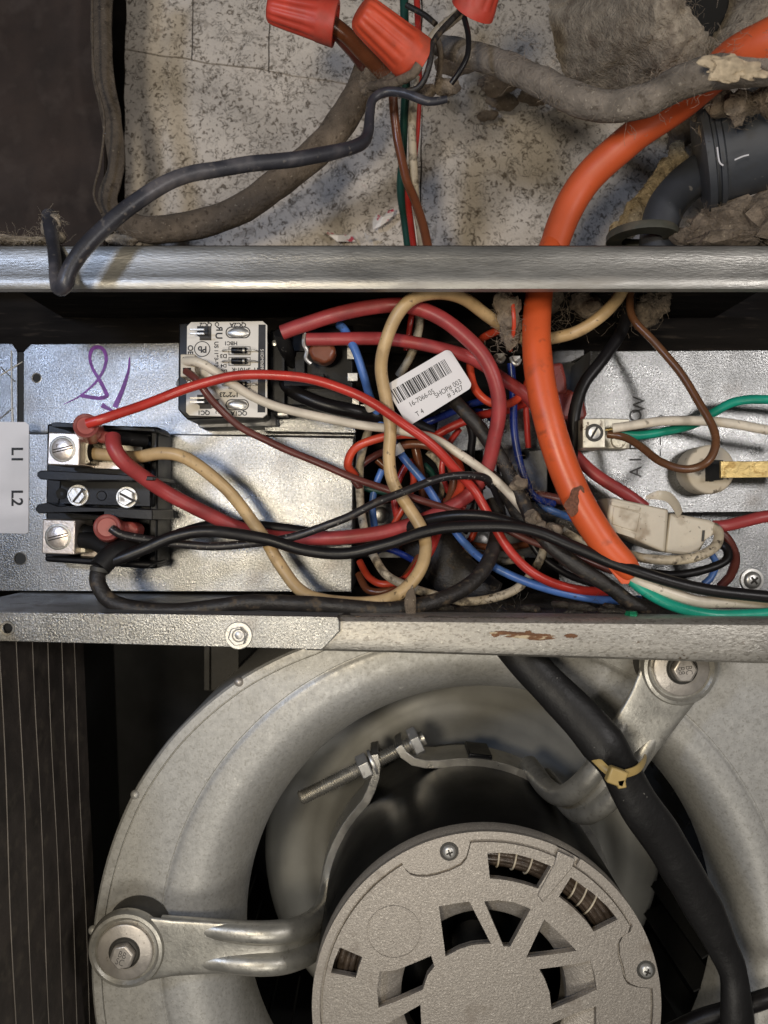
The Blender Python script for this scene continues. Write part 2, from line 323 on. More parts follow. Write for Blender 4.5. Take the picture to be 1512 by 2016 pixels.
def ribbon(pts, widths, d, m, name, parent):
    q = []; n = len(pts); vv = []; fs = []
    for i in range(n-1):
        g = lambda k: Vector(pts[max(0, min(n-1, k))]).to_2d()
        p0, p1, p2, p3 = g(i-1), g(i), g(i+1), g(i+2)
        for j in range(8):
            t = j/8; q.append((.5*((2*p1)+(p2-p0)*t+(2*p0-5*p1+4*p2-p3)*t*t+(-p0+3*p1-3*p2+p3)*t**3), widths[i]+(widths[i+1]-widths[i])*t))
    q.append((Vector(pts[-1]).to_2d(), widths[-1]))
    for i, (c, w_) in enumerate(q):
        a = q[max(0, i-1)][0]; b = q[min(len(q)-1, i+1)][0]; t = (b-a).normalized(); nn = Vector((-t.y, t.x))*w_/2
        dz = d-.0004*i; vv += [P(c.x+nn.x, c.y+nn.y, dz), P(c.x-nn.x, c.y-nn.y, dz)]
        if i: k = 2*i; fs.append((k-2, k-1, k+1, k))
    return finish(name, vv, fs, m, parent, smooth=False)
def screw(parent, px, py, rpx, d, h, m, kind='slot', ang=30, name='screw', hexr=None, washer=0):
    """machine screw head facing the camera: parts head (+ raised dark bars painted as recess shade) under parent"""
    c = P(px, py, d); r = rpx*d/F
    if kind == 'hex':
        a0 = math.radians(ang); pl = [c+Vector((math.cos(a0+i*math.pi/3)*r, 0, math.sin(a0+i*math.pi/3)*r)) for i in range(6)]
        o = MB().prism(pl, d-h, d, world=True).build(name, m, parent, bevel=r*.12, seg=2)
    else:
        o = MB().lathe([(0, -h), (r*.55, -h*.97), (r*.8, -h*.8), (r*.95, -h*.4), (r, 0), (0, .01)], c, seg=24).build(name, m, parent)
    dep = d-h-.02; a = math.radians(ang); cc = Vector((c.x, dep, c.z))
    def bar(a_, L_, w_): return MB().box(cc, (L_, .12, w_), Matrix.Rotation(-a_, 3, 'Y'))
    if kind == 'slot': bar(a, r*1.75, r*.26).build('slot', 'slot_dark', o)
    if kind == 'cross':
        b = bar(a, r*1.0, r*.24); b.add(*(lambda q: (q.v, q.f))(bar(a+math.pi/2, r*1.0, r*.24))); b.v = [v+Vector((0, -.001*(i > 7), 0)) for i, v in enumerate(b.v)]; b.build('recess', 'slot_dark', o)
    if washer:
        MB().lathe([(r*.9, -.6), (r*washer, -.5), (r*washer, .3), (r*.9, .3)], c, seg=28).build('washer', m, o)
    return o
mat('slot_dark', (.03, .026, .022), .6, .3, .2, 300)  # dark colour of the raised bars that stand in for shaded screw slots

# ================================================================ SETTING: the cabinet
def slab(name, pts, m, thick, kind='structure', label=None, cat=None, nx=40, nz=30, amp=0., sc=.05, parent=None):
    """bilinear sheet a(top-left) b(top-right) c(bottom-right) d(bottom-left) with thickness away from its front side"""
    a, b, c, d = [Vector(p) for p in pts]; n = (b-a).cross(d-a).normalized()
    vv = []; fs = []
    for s_ in (0, 1):
        for j in range(nz+1):
            for i in range(nx+1):
                u, v = i/nx, j/nz; p = (a*(1-u)+b*u)*(1-v)+(d*(1-u)+c*u)*v
                if amp > 2: p = p+Vector((noise.noise(p*.06)*.9, 0, noise.noise(p*.06+Vector((40, 0, 0)))*.9))
                if s_ == 0 and amp: p = p-n*amp*(noise.noise(p*sc)+.4*noise.noise(p*sc*3.1))
                vv.append(p+n*thick*s_)
    M_ = (nx+1)*(nz+1); id_ = lambda s_, i, j: s_*M_+j*(nx+1)+i
    for j in range(nz):
        for i in range(nx):
            fs.append((id_(0, i, j), id_(0, i, j+1), id_(0, i+1, j+1), id_(0, i+1, j))); fs.append((id_(1, i, j), id_(1, i+1, j), id_(1, i+1, j+1), id_(1, i, j+1)))
    for i in range(nx):
        fs.append((id_(0, i, 0), id_(0, i+1, 0), id_(1, i+1, 0), id_(1, i, 0))); fs.append((id_(0, i, nz), id_(1, i, nz), id_(1, i+1, nz), id_(0, i+1, nz)))
    for j in range(nz):
        fs.append((id_(0, 0, j), id_(1, 0, j), id_(1, 0, j+1), id_(0, 0, j+1))); fs.append((id_(0, nx, j), id_(0, nx, j+1), id_(1, nx, j+1), id_(1, nx, j)))
    k = dict(label=label, cat=cat) if label else {}
    if kind and not parent: k['kind'] = kind
    return finish(name, vv, fs, m, parent, **k)
# upper chamber
board = thing('insulation_board', 'beige speckled insulation board cut in panels behind the upper cables', 'insulation', P(800, 520, 430))
g = 1.3
for q in ([(247, -160), (379-g, -160), (379-g, 116), (247, 97)], [(379+g, -160), (530-g, -160), (530-g, 139), (379+g, 117)], [(530+g, -160), (830-g, -160), (830-g, 184), (530+g, 140)],
          [(247, 100), (831-g, 188), (824-g, 560), (247, 560)], [(832+g, -160), (1700, -160), (1700, 560), (827+g, 560)]):
    slab('panel', [P(x, y, 420+random.uniform(-1, 1)) for x, y in q], insul, 14, kind=None, parent=board, amp=2.6, sc=.035)
slab('cabinet_wall', [P(-160, -200, 372), P(205, -200, 372), P(205, 560, 372), P(-160, 560, 372)], dark_wall, 3, amp=3., sc=.02)
slab('chamber_back', [P(120, -260, 442), P(1800, -260, 442), P(1800, 600, 442), P(120, 600, 442)], dark_wall, 3)
zs = 103.0
xL, xR = -170., 175.
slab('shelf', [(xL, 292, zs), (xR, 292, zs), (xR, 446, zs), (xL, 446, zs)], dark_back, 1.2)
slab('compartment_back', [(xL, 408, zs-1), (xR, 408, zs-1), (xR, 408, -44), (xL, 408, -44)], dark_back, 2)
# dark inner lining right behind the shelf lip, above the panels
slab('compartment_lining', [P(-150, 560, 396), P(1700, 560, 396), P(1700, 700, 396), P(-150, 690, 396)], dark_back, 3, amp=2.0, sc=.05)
# compartment floor
slab('compartment_floor', [P(-160, 1160, 352).xyz*1 if False else Vector((xL, 407, -38.2)), Vector((xR, 407, -43.2)), Vector((xR, 288, -42.6)), Vector((xL, 288, -38.2))], grime, 1.2, amp=.8, sc=.12)
# upper front rail (rolled lip of the shelf)
def rail(name, prof, yfun, label, m, x0=xL, x1=xR, cat='rail', n=60, amp=.12):
    vv = []; fs = []; k = len(prof)
    for i in range(n+1):
        x = x0+(x1-x0)*i/n
        for (yy, zz) in prof:
            dz = yfun(x, zz); q = Vector((x, yy, zz+dz)); vv.append(q+Vector((0, amp*noise.noise(q*.03), amp*noise.noise(q*.02+Vector((9, 0, 0))))))
    for i in range(n):
        for j in range(k):
            a = i*k+j; b = i*k+(j+1) % k; fs.append((a, b, b+k, a+k))
    fs.append(tuple(reversed(range(k)))); fs.append(tuple(range(n*k, n*k+k)))
    return finish(name, vv, fs, m, None, label=label, cat=cat, bevel=0)
up = []
for (yy, zz) in [(306, 102.6), (291, 103.6), (288.6, 102.6), (288, 100.5), (288.3, 98), (288.1, 95), (288.0, 92), (287.8, 91), (287.6, 89.4), (287.7, 87.6), (288.4, 86.2), (290.5, 85.6), (291.8, 86.6), (291, 88.5), (290, 92), (290.3, 101), (306, 101.2)]: up.append((yy, zz))
rail('shelf_rail', up, lambda x, z: 0, 'galvanised rounded rail across the cabinet above the control wiring', galv_rail)
# lower rail: right rolled part and the left flat flange that laps over it
lo = [(300, -39.5), (290, -39.6), (287.6, -40.2), (286.2, -41.6), (286, -44), (286, -48), (286.1, -50), (287, -52.2), (289.5, -53.4), (292, -52.8), (290.6, -50), (289, -48), (289, -43), (300, -41.2)]
lr = rail('lower_rail', lo, lambda x, z: -(x+24)*(.009 if z > -45 else .029)-.3, 'worn speckled lower rail with rust above the blower', galv_worn, -30, xR)
rp = thing('rust_patch', 'brown rust patch on the lower rail', 'rust', P(1040, 1250, 285.6))
random.seed(5)
for k in range(15):
    cx_ = 1040+random.gauss(0, 42); cy_ = 1251+random.gauss(0, 3.2)+(cx_-1040)*.02; rx = random.uniform(6, 30); ry2 = random.uniform(1.6, 4.2); ph_ = random.random()*50
    pl = [P(cx_+rx*math.cos(a)*(1+.5*noise.noise(Vector((a*2, ph_, 0)))), cy_+ry2*math.sin(a)*(1+.6*noise.noise(Vector((a*3, ph_, 7)))), 285.8-k*.012) for a in [2*math.pi*i/26 for i in range(26)]]
    MB().prism([Vector((p.x, 285.8-k*.012, p.z)) for p in pl], 285.8-k*.012, 286.5, world=True).build('scab', rust, rp)
fl = thing('front_flange', 'galvanised flange strip with clipped corner and hex bolt lapping the lower rail', 'flange', P(300, 1262, 284))
MB().prism([(-60, 1204), (300, 1208), (664, 1214), (668, 1222), (668, 1243), (634, 1279), (300, 1270), (-60, 1261)], 284, 285.2, holes=[circ(15, 1237, 9.5, 20)]).build('strip', galv, fl, bevel=.25)
slab('top_return', [Vector((xL, 350, -37.6)), P(664, 1212, 285)+Vector((0, 65, 0)), P(664, 1214, 285), Vector((xL, 285, -37.6))], galv_dark, .8, parent=fl)
MB().lathe([(2.0, -.2), (2.7, -.25), (2.9, 0.1)], P(15, 1237, 284), seg=24).build('hole_rim', steel_dull, fl)
MB().lathe([(0, 1.8), (2.2, 1.6), (2.2, .0)], P(15, 1237, 284), seg=20).build('hole_bottom', inner_dark, fl)
b = thing('hex_bolt', 'zinc hex washer bolt in the front flange', 'bolt', P(470, 1252, 284))
screw(b, 470, 1251, 20, 283.8, 2.6, steel, 'hex', 12, 'hex_head')
MB().lathe([(0, -.5), (5.0, -.55), (5.3, -.2), (5.3, .1)], P(470, 1251, 283.9), seg=28).build('washer', steel, b)
MB().lathe([(2.0, -.15), (2.3, -.25), (2.6, -.1)], P(470, 1251, 281.2), seg=24).build('crown_ring', steel_dull, b)
for i, (r0) in enumerate((1.2,)): MB().lathe([(0, -.35), (r0, -.25), (r0*1.3, 0)], P(470, 1251, 281.2), seg=20).build('crown', steel, b)

# ================================================================ CONTROL PANELS
pu = thing('relay_mounting_sheet', 'upper galvanised sheet with purple marker scribble behind the relay', 'panel', P(300, 850, 362))
MB().prism([(60, 678), (700, 672), (700, 900), (46, 900), (46, 692)], 362, 363.2, holes=[circ(72, 744, 8.5, 18)]).build('sheet', galv, pu, bevel=.3)
MB().lathe([(2.0, .1), (2.25, -.15), (2.6, 0.05)], P(72, 744, 362), seg=20).build('hole_rim', steel, pu)
ribbon([(125, 796), (155, 781), (186, 755), (204, 728), (209, 704), (203, 688), (191, 683), (180, 690), (177, 706), (183, 727), (196, 748), (208, 772), (209, 780), (192, 784), (158, 778)],
       [1, 3, 5, 6, 7, 7, 7, 7, 6, 6, 7, 8, 8, 7, 8], 361.85, purple, 'marker_stroke', pu)
ribbon([(255, 703), (253, 728), (243, 762), (226, 802)], [2, 5, 8, 11], 361.8, purple, 'marker_stroke', pu)
ribbon([(221, 808), (210, 803), (200, 797)], [4, 8, 10], 361.75, purple, 'marker_stroke', pu)
px = thing('edge_sheet', 'small galvanised sheet with scratched triangles beside the dark gap', 'panel', P(10, 860, 361))
MB().prism([(-80, 676), (24, 676), (34, 690), (34, 900), (-80, 900)], 361, 362.2).build('sheet', galv, px, bevel=.3)
for q in ([(-10, 745), (44, 712)], [(0, 722), (30, 752)], [(-5, 828), (25, 803), (25, 830)], [(22, 690), (24, 860)]):
    MB().tube([P(x, y, 360.6) for x, y in q], .25, 6, 1).build('scratch_wire', steel, px)
pb = thing('raised_panel', 'raised galvanised panel carrying the terminal block', 'panel', P(350, 1165, 348))
MB().prism([(-80, 853), (340, 855), (696, 862), (692, 1166), (-80, 1164)], 348, 349.2, holes=[circ(40, 1100, 11.5, 20)]).build('face', galv, pb, bevel=.4)
slab('top_step', [P(-80, 853, 348)+Vector((0, 13, 2.2)), P(696, 862, 348)+Vector((0, 13, 2.2)), P(696, 862, 348)+Vector((0, .4, 0)), P(-80, 853, 348)+Vector((0, .4, 0))], galv_dark, .8, parent=pb)
slab('side_wall', [P(696, 862, 348)+Vector((0, .2, 0)), P(696, 862, 348)+Vector((0, 58, 0)), P(692, 1166, 348)+Vector((0, 58, 0)), P(692, 1166, 348)+Vector((0, .2, 0))], galv_dark, .8, parent=pb)
MB().lathe([(2.6, .1), (2.8, -.3), (3.3, 0.05)], P(40, 1100, 348), seg=22).build('hole_rim', steel, pb)
st = thing('terminal_sticker', 'white sticker printed L1 and L2 on the panel edge', 'sticker', P(20, 1050, 347.5))
MB().prism([(-90, 829), (50, 831), (57, 837), (56, 1048), (50, 1051), (-90, 1046)], 347.55, 347.85).build('paper', label_m, st)
text('L1', 34, 894, 22, 347.45, -90, ink, st, xs=1.05, bold=.022); text('L2', 34, 981, 22, 347.45, -90, ink, st, xs=1.05, bold=.022)
# right: airflow panel
pa = thing('airflow_panel', 'galvanised panel stamped AIRFLOW with an arrow beside the brown loop', 'panel', P(1330, 1012, 345))
MB().prism([(1164, 691), (1600, 688), (1600, 1008), (1140, 1012), (1143, 830)], 345, 346.2).build('sheet', galv, pa, bevel=.5, seg=3)
slab('top_bend', [P(1164, 691, 345)+Vector((0, 40, 3)), P(1600, 688, 345)+Vector((0, 40, 3)), P(1600, 688, 345)+Vector((0, .4, 0)), P(1164, 691, 345)+Vector((0, .4, 0))], galv_dark, .8, parent=pa)
slab('side_bend', [P(1164, 691, 345)+Vector((-.2, 52, 0)), P(1164, 691, 345)+Vector((-.2, .3, 0)), P(1140, 1012, 345)+Vector((-.2, .3, 0)), P(1140, 1012, 345)+Vector((-.2, 52, 0))], galv_dark, .8, parent=pa)
for ch, yy in zip('AIRFLOW', (929, 905, 876, 856, 838, 818, 797)): text(ch, 1251+(7 if ch == 'W' else 0), yy, 24, 344.85, 90, ink_grey, pa, xs=.95, bold=.004)
for q in ([(1288, 832), (1302, 818), (1310, 834)], [(1300, 862), (1300, 876)], [(1300, 884), (1300, 898)]):
    ribbon(q, [2]*len(q), 344.9, ink_grey, 'stamped_arrow', pa)
pw = thing('lower_right_panel', 'plain grey panel with Phillips screw under the airflow panel', 'panel', P(1400, 1178, 362))
MB().prism([(1100, 1004), (1620, 1002), (1620, 1176), (1100, 1172)], 362, 363.2).build('sheet', galv, pw, bevel=.3)
screw(pw, 1480, 1142, 18, 361.5, 2.6, steel, 'cross', 40, 'screw', washer=1.25)
# cavity hardware
cb = thing('cavity_bracket', 'dull metal bracket half hidden behind the tangled wires', 'bracket', P(970, 960, 390))
MB().prism([(868, 808), (1075, 800), (1075, 884), (850, 888)], 384, 385.2).build('plate', galv, cb, bevel=.4)
MB().prism([(950, 884), (1078, 884), (1078, 985), (950, 985)], 378, 388, holes=[circ(1033, 895, 9, 16), [(978, 915), (984, 915), (984, 940), (978, 940)]]).build('block', galv_dark, cb, bevel=.5)
for i in range(3): MB().boxpx(990, 918+i*18, 1020, 930+i*18, 376.5, 378).build('rib', galv_dark, cb, bevel=.3)
cc = thing('cavity_rail', 'grey mounting strip with round screws deep under the black cables', 'bracket', P(900, 1090, 396))
MB().prism([(700, 992), (1120, 988), (1120, 1098), (700, 1098)], 392, 394).build('strip', galv_dark, cc, bevel=.4)
for x, y in ((748, 1014), (943, 1004), (948, 1064), (870, 1090)): screw(cc, x, y, 17, 391.8, 2.8, steel, 'round', 0, 'screw')
MB().prism([(1085, 690), (1150, 688), (1150, 850), (1085, 850)], 382, 384).build('sheet', galv_dark, cc, bevel=.4)

# ================================================================ RELAY WITH BOARD
ry = thing('relay', 'white printed relay circuit board on a black relay body', 'relay', P(450, 832, 345))
MB().prism([(352, 636), (512, 632), (520, 640), (520, 812), (512, 820), (368, 826), (350, 806)], 325, 350).build('base', black_pl, ry, bevel=.6)
MB().prism([(372, 800), (536, 796), (545, 838), (392, 842)], 345, 361.5).build('foot', galv_dark, ry, bevel=.5)
MB().prism([(545, 640), (696, 640), (696, 800), (545, 800)], 338, 362).build('body', black_pl, ry, bevel=1.)
MB().boxpx(532, 650, 560, 812, 332, 352).build('side_rib', black_pl, ry, bevel=.5)
MB().boxpx(556, 736, 640, 760, 330, 340).build('terminal_ledge', black_pl, ry, bevel=.6)
MB().boxpx(580, 690, 600, 745, 333, 340).build('terminal_ledge', black_pl, ry, bevel=.6)
MB().prism([(520, 824), (640, 828), (700, 838), (702, 853), (520, 850)], 352, 362).build('mounting_foot', galv, ry, bevel=.4)
for x, y, ww, hh in ((694, 690, 22, 34), (694, 742, 20, 16), (720, 803, 22, 14), (700, 790, 14, 22), (556, 812, 20, 12), (620, 816, 18, 10)):
    MB().boxpx(x-ww/2, y-hh/2, x+ww/2, y+hh/2, 334, 336).build('spade_tab', steel, ry, bevel=.2)
pcb = MB().prism([(376, 634), (517, 632), (526, 640), (526, 815), (517, 822), (373, 818), (366, 811), (368, 642)], 322, 323.6).build('circuit_board', pcb_m, ry, bevel=.15)
dT = 321.9
MB().prism([(509, 639), (523, 639), (522, 812), (507, 812)], 321.93, 322.0).build('black_print', ink, pcb)
text('51IDM06896R', 516, 712, 6.2, 321.85, -90, pcb_m, pcb, xs=.95)
for t, x, y, h, r in (('QC2', 405, 639, 7.5, 180), ('QC2A', 468, 639, 7.5, 180), ('HBC1', 455, 676, 6.5, 180), ('D3', 440, 701, 7, 180), ('D4', 440, 720, 6, 180), ('D2', 441, 731, 6, 180),
                      ('1193-101-R', 482, 728, 7, 180), ('QC1', 402, 812, 7.5, 180), ('QC1A', 470, 813, 7.5, 180), ('OE', 375, 689, 9, -90), ('Pb', 398, 688, 11, 180), ('1193-83', 426, 706, 6.5, -90),
                      ('US', 426, 679, 7, -90), ('OT', 372, 758, 9, -90), ('192923', 450, 777, 8, 180), ('C', 427, 638, 7, -90), ('MSTPC', 428, 800, 6, -90), ('F2', 420, 800, 6, -90)):
    text(t, x, y, h*1.12, dT, r, ink, pcb, bold=.028)
text('R', 432, 646, 12, dT, -90, ink, pcb, mirror=True, bold=.03); text('U', 431, 661, 13, dT, -90, ink, pcb, bold=.03)
def ringpx(x, y, rx, ry_, wv, d, n=32):
    o_ = [(x+rx*math.cos(2*math.pi*i/n), y+ry_*math.sin(2*math.pi*i/n)) for i in range(n)]
    i_ = [(x+(rx-wv)*math.cos(2*math.pi*i/n), y+(ry_-wv)*math.sin(2*math.pi*i/n)) for i in range(n)]
    return MB().prism(o_, d, d+.08, holes=[i_])
ringpx(398, 687, 16, 15.5, 1.6, 321.88).build('lead_free_ring', ink, pcb)
def stadium(x0, y0, x1, y1, n=10):
    r = (y1-y0)/2; cy = (y0+y1)/2; q = []
    for i in range(n+1): a = -math.pi/2+math.pi*i/n; q.append((x1-r+r*math.cos(a), cy+r*math.sin(a)))
    for i in range(n+1): a = math.pi/2+math.pi*i/n; q.append((x0+r+r*math.cos(a), cy+r*math.sin(a)))
    return q
for (x0, y0, x1, y1) in ((444, 643, 493, 666), (444, 786, 490, 808)):
    MB().prism(stadium(x0, y0, x1, y1), 321.86, 321.95, holes=[stadium(x0+2, y0+2, x1-2, y1-2)]).build('outline_print', ink, pcb)
    MB().lump(P((x0+x1)/2, (y0+y1)/2, 321.6), ((x1-x0)*.19*.5, .9, (y1-y0)*.19*.5), .15, .3, 2).build('solder_blob', steel, pcb)
for yy in (690, 711, 757):
    c = P(471, yy, 320.2)
    MB().lathe([(0, -3.3), (1.2, -3.3), (1.35, -3.0), (1.35, 3.0), (1.2, 3.3), (0, 3.3)], c, axis=(1, 0, 0), seg=16).build('diode', black_pl, pcb)
    MB().lathe([(1.38, 1.6), (1.4, 1.7), (1.4, 2.4), (1.38, 2.5)], c, axis=(1, 0, 0), seg=16).build('band', steel_dull, pcb)
    for sx in (-1, 1):
        MB().tube([c+Vector((sx*3.2, 0, 0)), c+Vector((sx*5.5, -.1, .2)), c+Vector((sx*7.2, .4, 0)), c+Vector((sx*7.7, 2, 0))], .36, 8, 4).build('lead', steel, pcb)
    ringb = MB().prism([(450, yy-8), (493, yy-8), (493, yy+9), (450, yy+9)], 321.88, 321.95, holes=[[(451.2, yy-6.8), (491.8, yy-6.8), (491.8, yy+7.8), (451.2, yy+7.8)]]); ringb.build('outline_print', ink, pcb)
for yy in (652, 787):
    MB().prism([(388, yy-10), (416, yy-10), (416, yy+18), (393, yy+18), (393, yy+12), (388, yy+8)], 321.86, 321.95).build('painted_tab_shadow', ink_grey, pcb)  # flat grey patch painted as the spade tab's shadow on the board
    MB().boxpx(392, yy-9, 409, yy+7, 321.2, 321.9).build('slot_print', ink, pcb)
    for k in (-2.5, 2.5): MB().boxpx(373, yy-1+k*1.6, 402, yy+2+k*1.6, 315, 316).build('spade_tab', steel, pcb, bevel=.15)
hd = MB().boxpx(355, 697, 384, 742, 314, 322).build('header', nylon, pcb, bevel=.4)
for yy in (709, 730): MB().boxpx(360, yy-6, 376, yy+6, 313.85, 314.2).build('socket', inner_dark, hd)
screw(ry, 364, 756, 17, 354, 2.0, steel, 'slot', 70, 'foot_screw')
# stud terminals where the two heavy red wires land
tl = thing('wire_lug', 'grey sleeved lug under the heavy red wire on the relay', 'lug', P(557, 700, 328))
MB().tube([P(552, 655, 318), P(560, 680, 324), P(572, 705, 336), P(578, 720, 340)], [2.9, 3.2, 3., 2.6], 14, 5).build('sleeve', black_rubber, tl)
MB().lathe([(0, -1.2), (1.2, -1), (1.5, 0)], P(541, 676, 331.5), seg=14).build('rivet', steel, tl)
t2 = thing('flag_terminal', 'brown translucent flag terminal under the second heavy red wire', 'terminal', P(630, 712, 330))
MB().prism([(612, 672), (655, 672), (662, 690), (654, 708), (636, 716), (614, 706), (606, 690)], 322, 331).build('insulator', brown_pl, t2, bevel=1.6, seg=3)
MB().tube([P(600, 655, 321), P(598, 676, 322), P(604, 690, 323), P(602, 706, 324), P(612, 716, 325)], .9, 8, 6).build('crimp_edge', steel, t2)

# ================================================================ TERMINAL BLOCK
tb = thing('terminal_block', 'black two pole terminal block with brass lugs on the raised panel', 'terminal block', P(205, 1115, 347))
MB().prism([(92, 834), (308, 840), (318, 846), (316, 1112), (290, 1120), (88, 1106)], 334, 347.8).build('base', black_pl, tb, bevel=1.)
MB().prism([(296, 843), (311, 846), (309, 1119), (292, 1120)], 326, 347.6).build('end_wall', black_pl, tb, bevel=.8)
def barrier(q, d0=311): MB().prism(q, d0, 340).build('barrier', black_pl, tb, bevel=1.4, seg=3)
barrier([(101, 832), (112, 831), (304, 843), (306, 850), (106, 841), (100, 839)], 318)
barrier([(73, 930), (80, 926), (110, 927), (302, 938), (302, 946), (120, 946), (80, 944), (72, 937)], 309)
barrier([(68, 1003), (74, 993), (95, 989), (112, 996), (300, 1003), (300, 1024), (112, 1010), (76, 1011)], 309)
barrier([(86, 1098), (92, 1094), (290, 1106), (302, 1110), (290, 1118), (90, 1106)], 316)
MB().prism([(116, 944), (300, 949), (300, 998), (112, 992)], 322, 336).build('centre_ridge', black_pl, tb, bevel=1.)
MB().lathe([(0, .2), (1.8, .1), (2.2, -.1)], P(200, 976, 321.9), seg=18).build('boss', black_pl, tb)
MB().lathe([(0, .3), (2.3, .0), (2.4, -.1)], P(121, 972, 321.8), seg=18).build('hole', inner_dark, tb)
for x, y, an in ((154, 975, 52), (250, 979, -28)):
    MB().lathe([(0, -.4), (4.5, -.4), (4.7, 0), (4.7, .5)], P(x, y, 321.6), seg=26).build('washer', steel, tb)
    h_ = screw(tb, x, y, 17.5, 321.2, 2.2, steel, 'hex', an, 'hex_screw')
    MB().box(P(x, y, 318.9), (7.2, .1, 1.0), Matrix.Rotation(-math.radians(an), 3, 'Y')).build('slot', 'slot_dark', h_)
for (x0, y0, x1, y1, sx, sy, an, yo) in ((93, 851, 157, 917, 123, 884, 13, 0), (82, 1022, 148, 1092, 114, 1057, 14, 0)):
    lg = MB().prism([(x0+2, y0), (x1, y0+2), (x1-1, y1), (x0, y1-2)], 311, 330).build('lug', lug_m, tb, bevel=.5)
    MB().lathe([(4.0, -.1), (4.9, -.25), (5.5, -.05)], P(sx, sy, 311), seg=30).build('lug_bore_rim', steel_dull, lg)
    MB().lathe([(0, -.3), (4.2, -.35), (4.6, -.1), (4.7, .2)], P(sx, sy, 310.9), seg=30).build('lug_screw', lug_m, lg)
    MB().box(P(sx, sy, 310.5)+Vector((0, 0, .55)), (8.4, .12, .45), Matrix.Rotation(-math.radians(an), 3, 'Y')).build('slot', 'slot_dark', lg)
    MB().box(P(sx, sy, 310.5)+Vector((0, 0, -.55)), (8.4, .12, .45), Matrix.Rotation(-math.radians(an), 3, 'Y')).build('slot', 'slot_dark', lg)
    MB().prism([(x1, y0+16), (x1+20, y0+18), (x1+20, y1-4), (x1, y1-2)], 317, 331).build('lug_cheek', lug_dirty, lg, bevel=.3)
    MB().lathe([(0, .1), (4.1, 0)], P(x1+22, (y0+y1)/2+6, 316.8), axis=(1, 0, 0), seg=20).build('wire_bore', inner_dark, lg)
    for (a, b_) in ((y0+14, y0+22), (y1-8, y1+4)):
        MB().prism([(x1+10, a), (x1+125, a+4), (x1+125, b_+4), (x1+10, b_)], 327, 329).build('bus_bar', lug_m, lg, bevel=.3)
    MB().prism([(x1+10, y0+14), (x1+122, y0+18), (x1+122, y1+6), (x1+10, y1+2)], 331, 333).build('bus_plate', lug_dirty, lg, bevel=.3)
def flagterm(name, label, x, y, pts, m, wr=25):
    t = thing(name, label, 'terminal', P(x, y+20, 318))
    MB().tube([P(*p) for p in pts], [wr*.215*k for k in (.92, 1.0, 1.0, .9)][:len(pts)], 18, 4).build('barrel', m, t)
    q0, q1 = P(*pts[0]), P(*pts[1]); ax_ = (q0-q1).normalized(); rr = wr*.215*.92
    MB().lathe([(0, -.2), (rr*.66, -.15), (rr*.74, .25), (rr*.9, .5), (rr*1.0, .2), (rr*1.0, -.3)], q0, axis=ax_, seg=28).build('mouth', mat('insulator_mouth', (.22, .05, .042), .4, 0, .15, 80), t)
    return t
f1 = flagterm('spade_insulator', 'pink insulated flag terminal beside the L1 lug', 170, 842, [(169, 838, 303), (173, 843, 308), (180, 850, 316)], pink_pl)
MB().prism([(182, 843), (214, 850), (214, 870), (196, 872), (180, 862)], 312, 322).build('flag', pink_pl, f1, bevel=1.2, seg=3)
MB().tube([P(222, 862, 313), P(250, 864, 318), P(286, 868, 324)], 2.9, 12, 4).build('black_sleeve', black_rubber, f1)
f2 = flagterm('spade_insulator', 'pink insulated flag terminal beside the L2 lug', 215, 1040, [(211, 1038, 304), (215, 1041, 310), (222, 1044, 318)], pink_pl, 27)
MB().prism([(222, 1025), (262, 1028), (272, 1040), (268, 1058), (228, 1058)], 314, 324).build('flag', pink_pl, f2, bevel=1.2, seg=3)

# ================================================================ GROUND LUG, CERAMIC DISC, CONNECTOR, TAG
gl = thing('ground_lug', 'square ground lug on the airflow panel edge', 'lug', P(1190, 885, 340))
MB().prism([(1147, 824), (1192, 823), (1192, 882), (1147, 882)], 324, 343).build('block', lug_dirty, gl, bevel=.4)
MB().prism([(1190, 823), (1240, 825), (1240, 884), (1190, 883)], 339, 344.8).build('tang', lug_dirty, gl, bevel=.4)
MB().lathe([(2.6, -.2), (3.3, -.35), (3.9, -.1), (3.95, .2)], P(1170, 852, 324), seg=26).build('screw_rim', grommet_m, gl)
MB().lathe([(0, .0), (2.4, -.1), (2.7, -.2)], P(1170, 852, 324.05), seg=24).build('lug_screw', steel, gl)
MB().box(P(1170, 852, 323.85), (5.2, .12, .9), Matrix.Rotation(-math.radians(60), 3, 'Y')).build('slot', 'slot_dark', gl)
MB().lathe([(0, -.9), (3., -.8), (3.6, 0)], P(1217, 868, 339), seg=22).build('mounting_screw', lug_dirty, gl)
cd = thing('ceramic_thermostat', 'round cream ceramic thermal switch with brass blade', 'thermostat', P(1400, 972, 335))
MB().lathe([(0, 0), (9.9, 0), (10.6, .3), (11, 1.0), (11, 12)], P(1400, 924, 333), seg=48).build('disc', ceramic, cd)
MB().prism([(1398, 905), (1424, 906), (1424, 944), (1398, 947)], 328, 334).build('dark_socket', inner_dark, cd, bevel=.2)
MB().prism([(1419, 908), (1490, 908), (1600, 905), (1600, 940), (1490, 940), (1419, 941)], 322, 323.4).build('brass_blade', brass, cd, bevel=.2)
MB().prism([(1400, 900), (1405, 900), (1405, 948), (1400, 948)], 331, 333.5).build('slot_edge', grommet_m, cd)
pc = thing('plug_connector', 'cream nylon plug connector beside the orange cable', 'connector', P(1300, 1095, 330))
MB().prism([(1204, 979), (1318, 1003), (1311, 1089), (1192, 1037)], 311, 333).build('socket_half', nylon, pc, bevel=1.3, seg=3)
MB().prism([(1320, 1009), (1400, 1024), (1417, 1033), (1414, 1047), (1392, 1062), (1380, 1084), (1348, 1093), (1309, 1088)], 313, 333).build('plug_half', nylon, pc, bevel=1.3, seg=3)
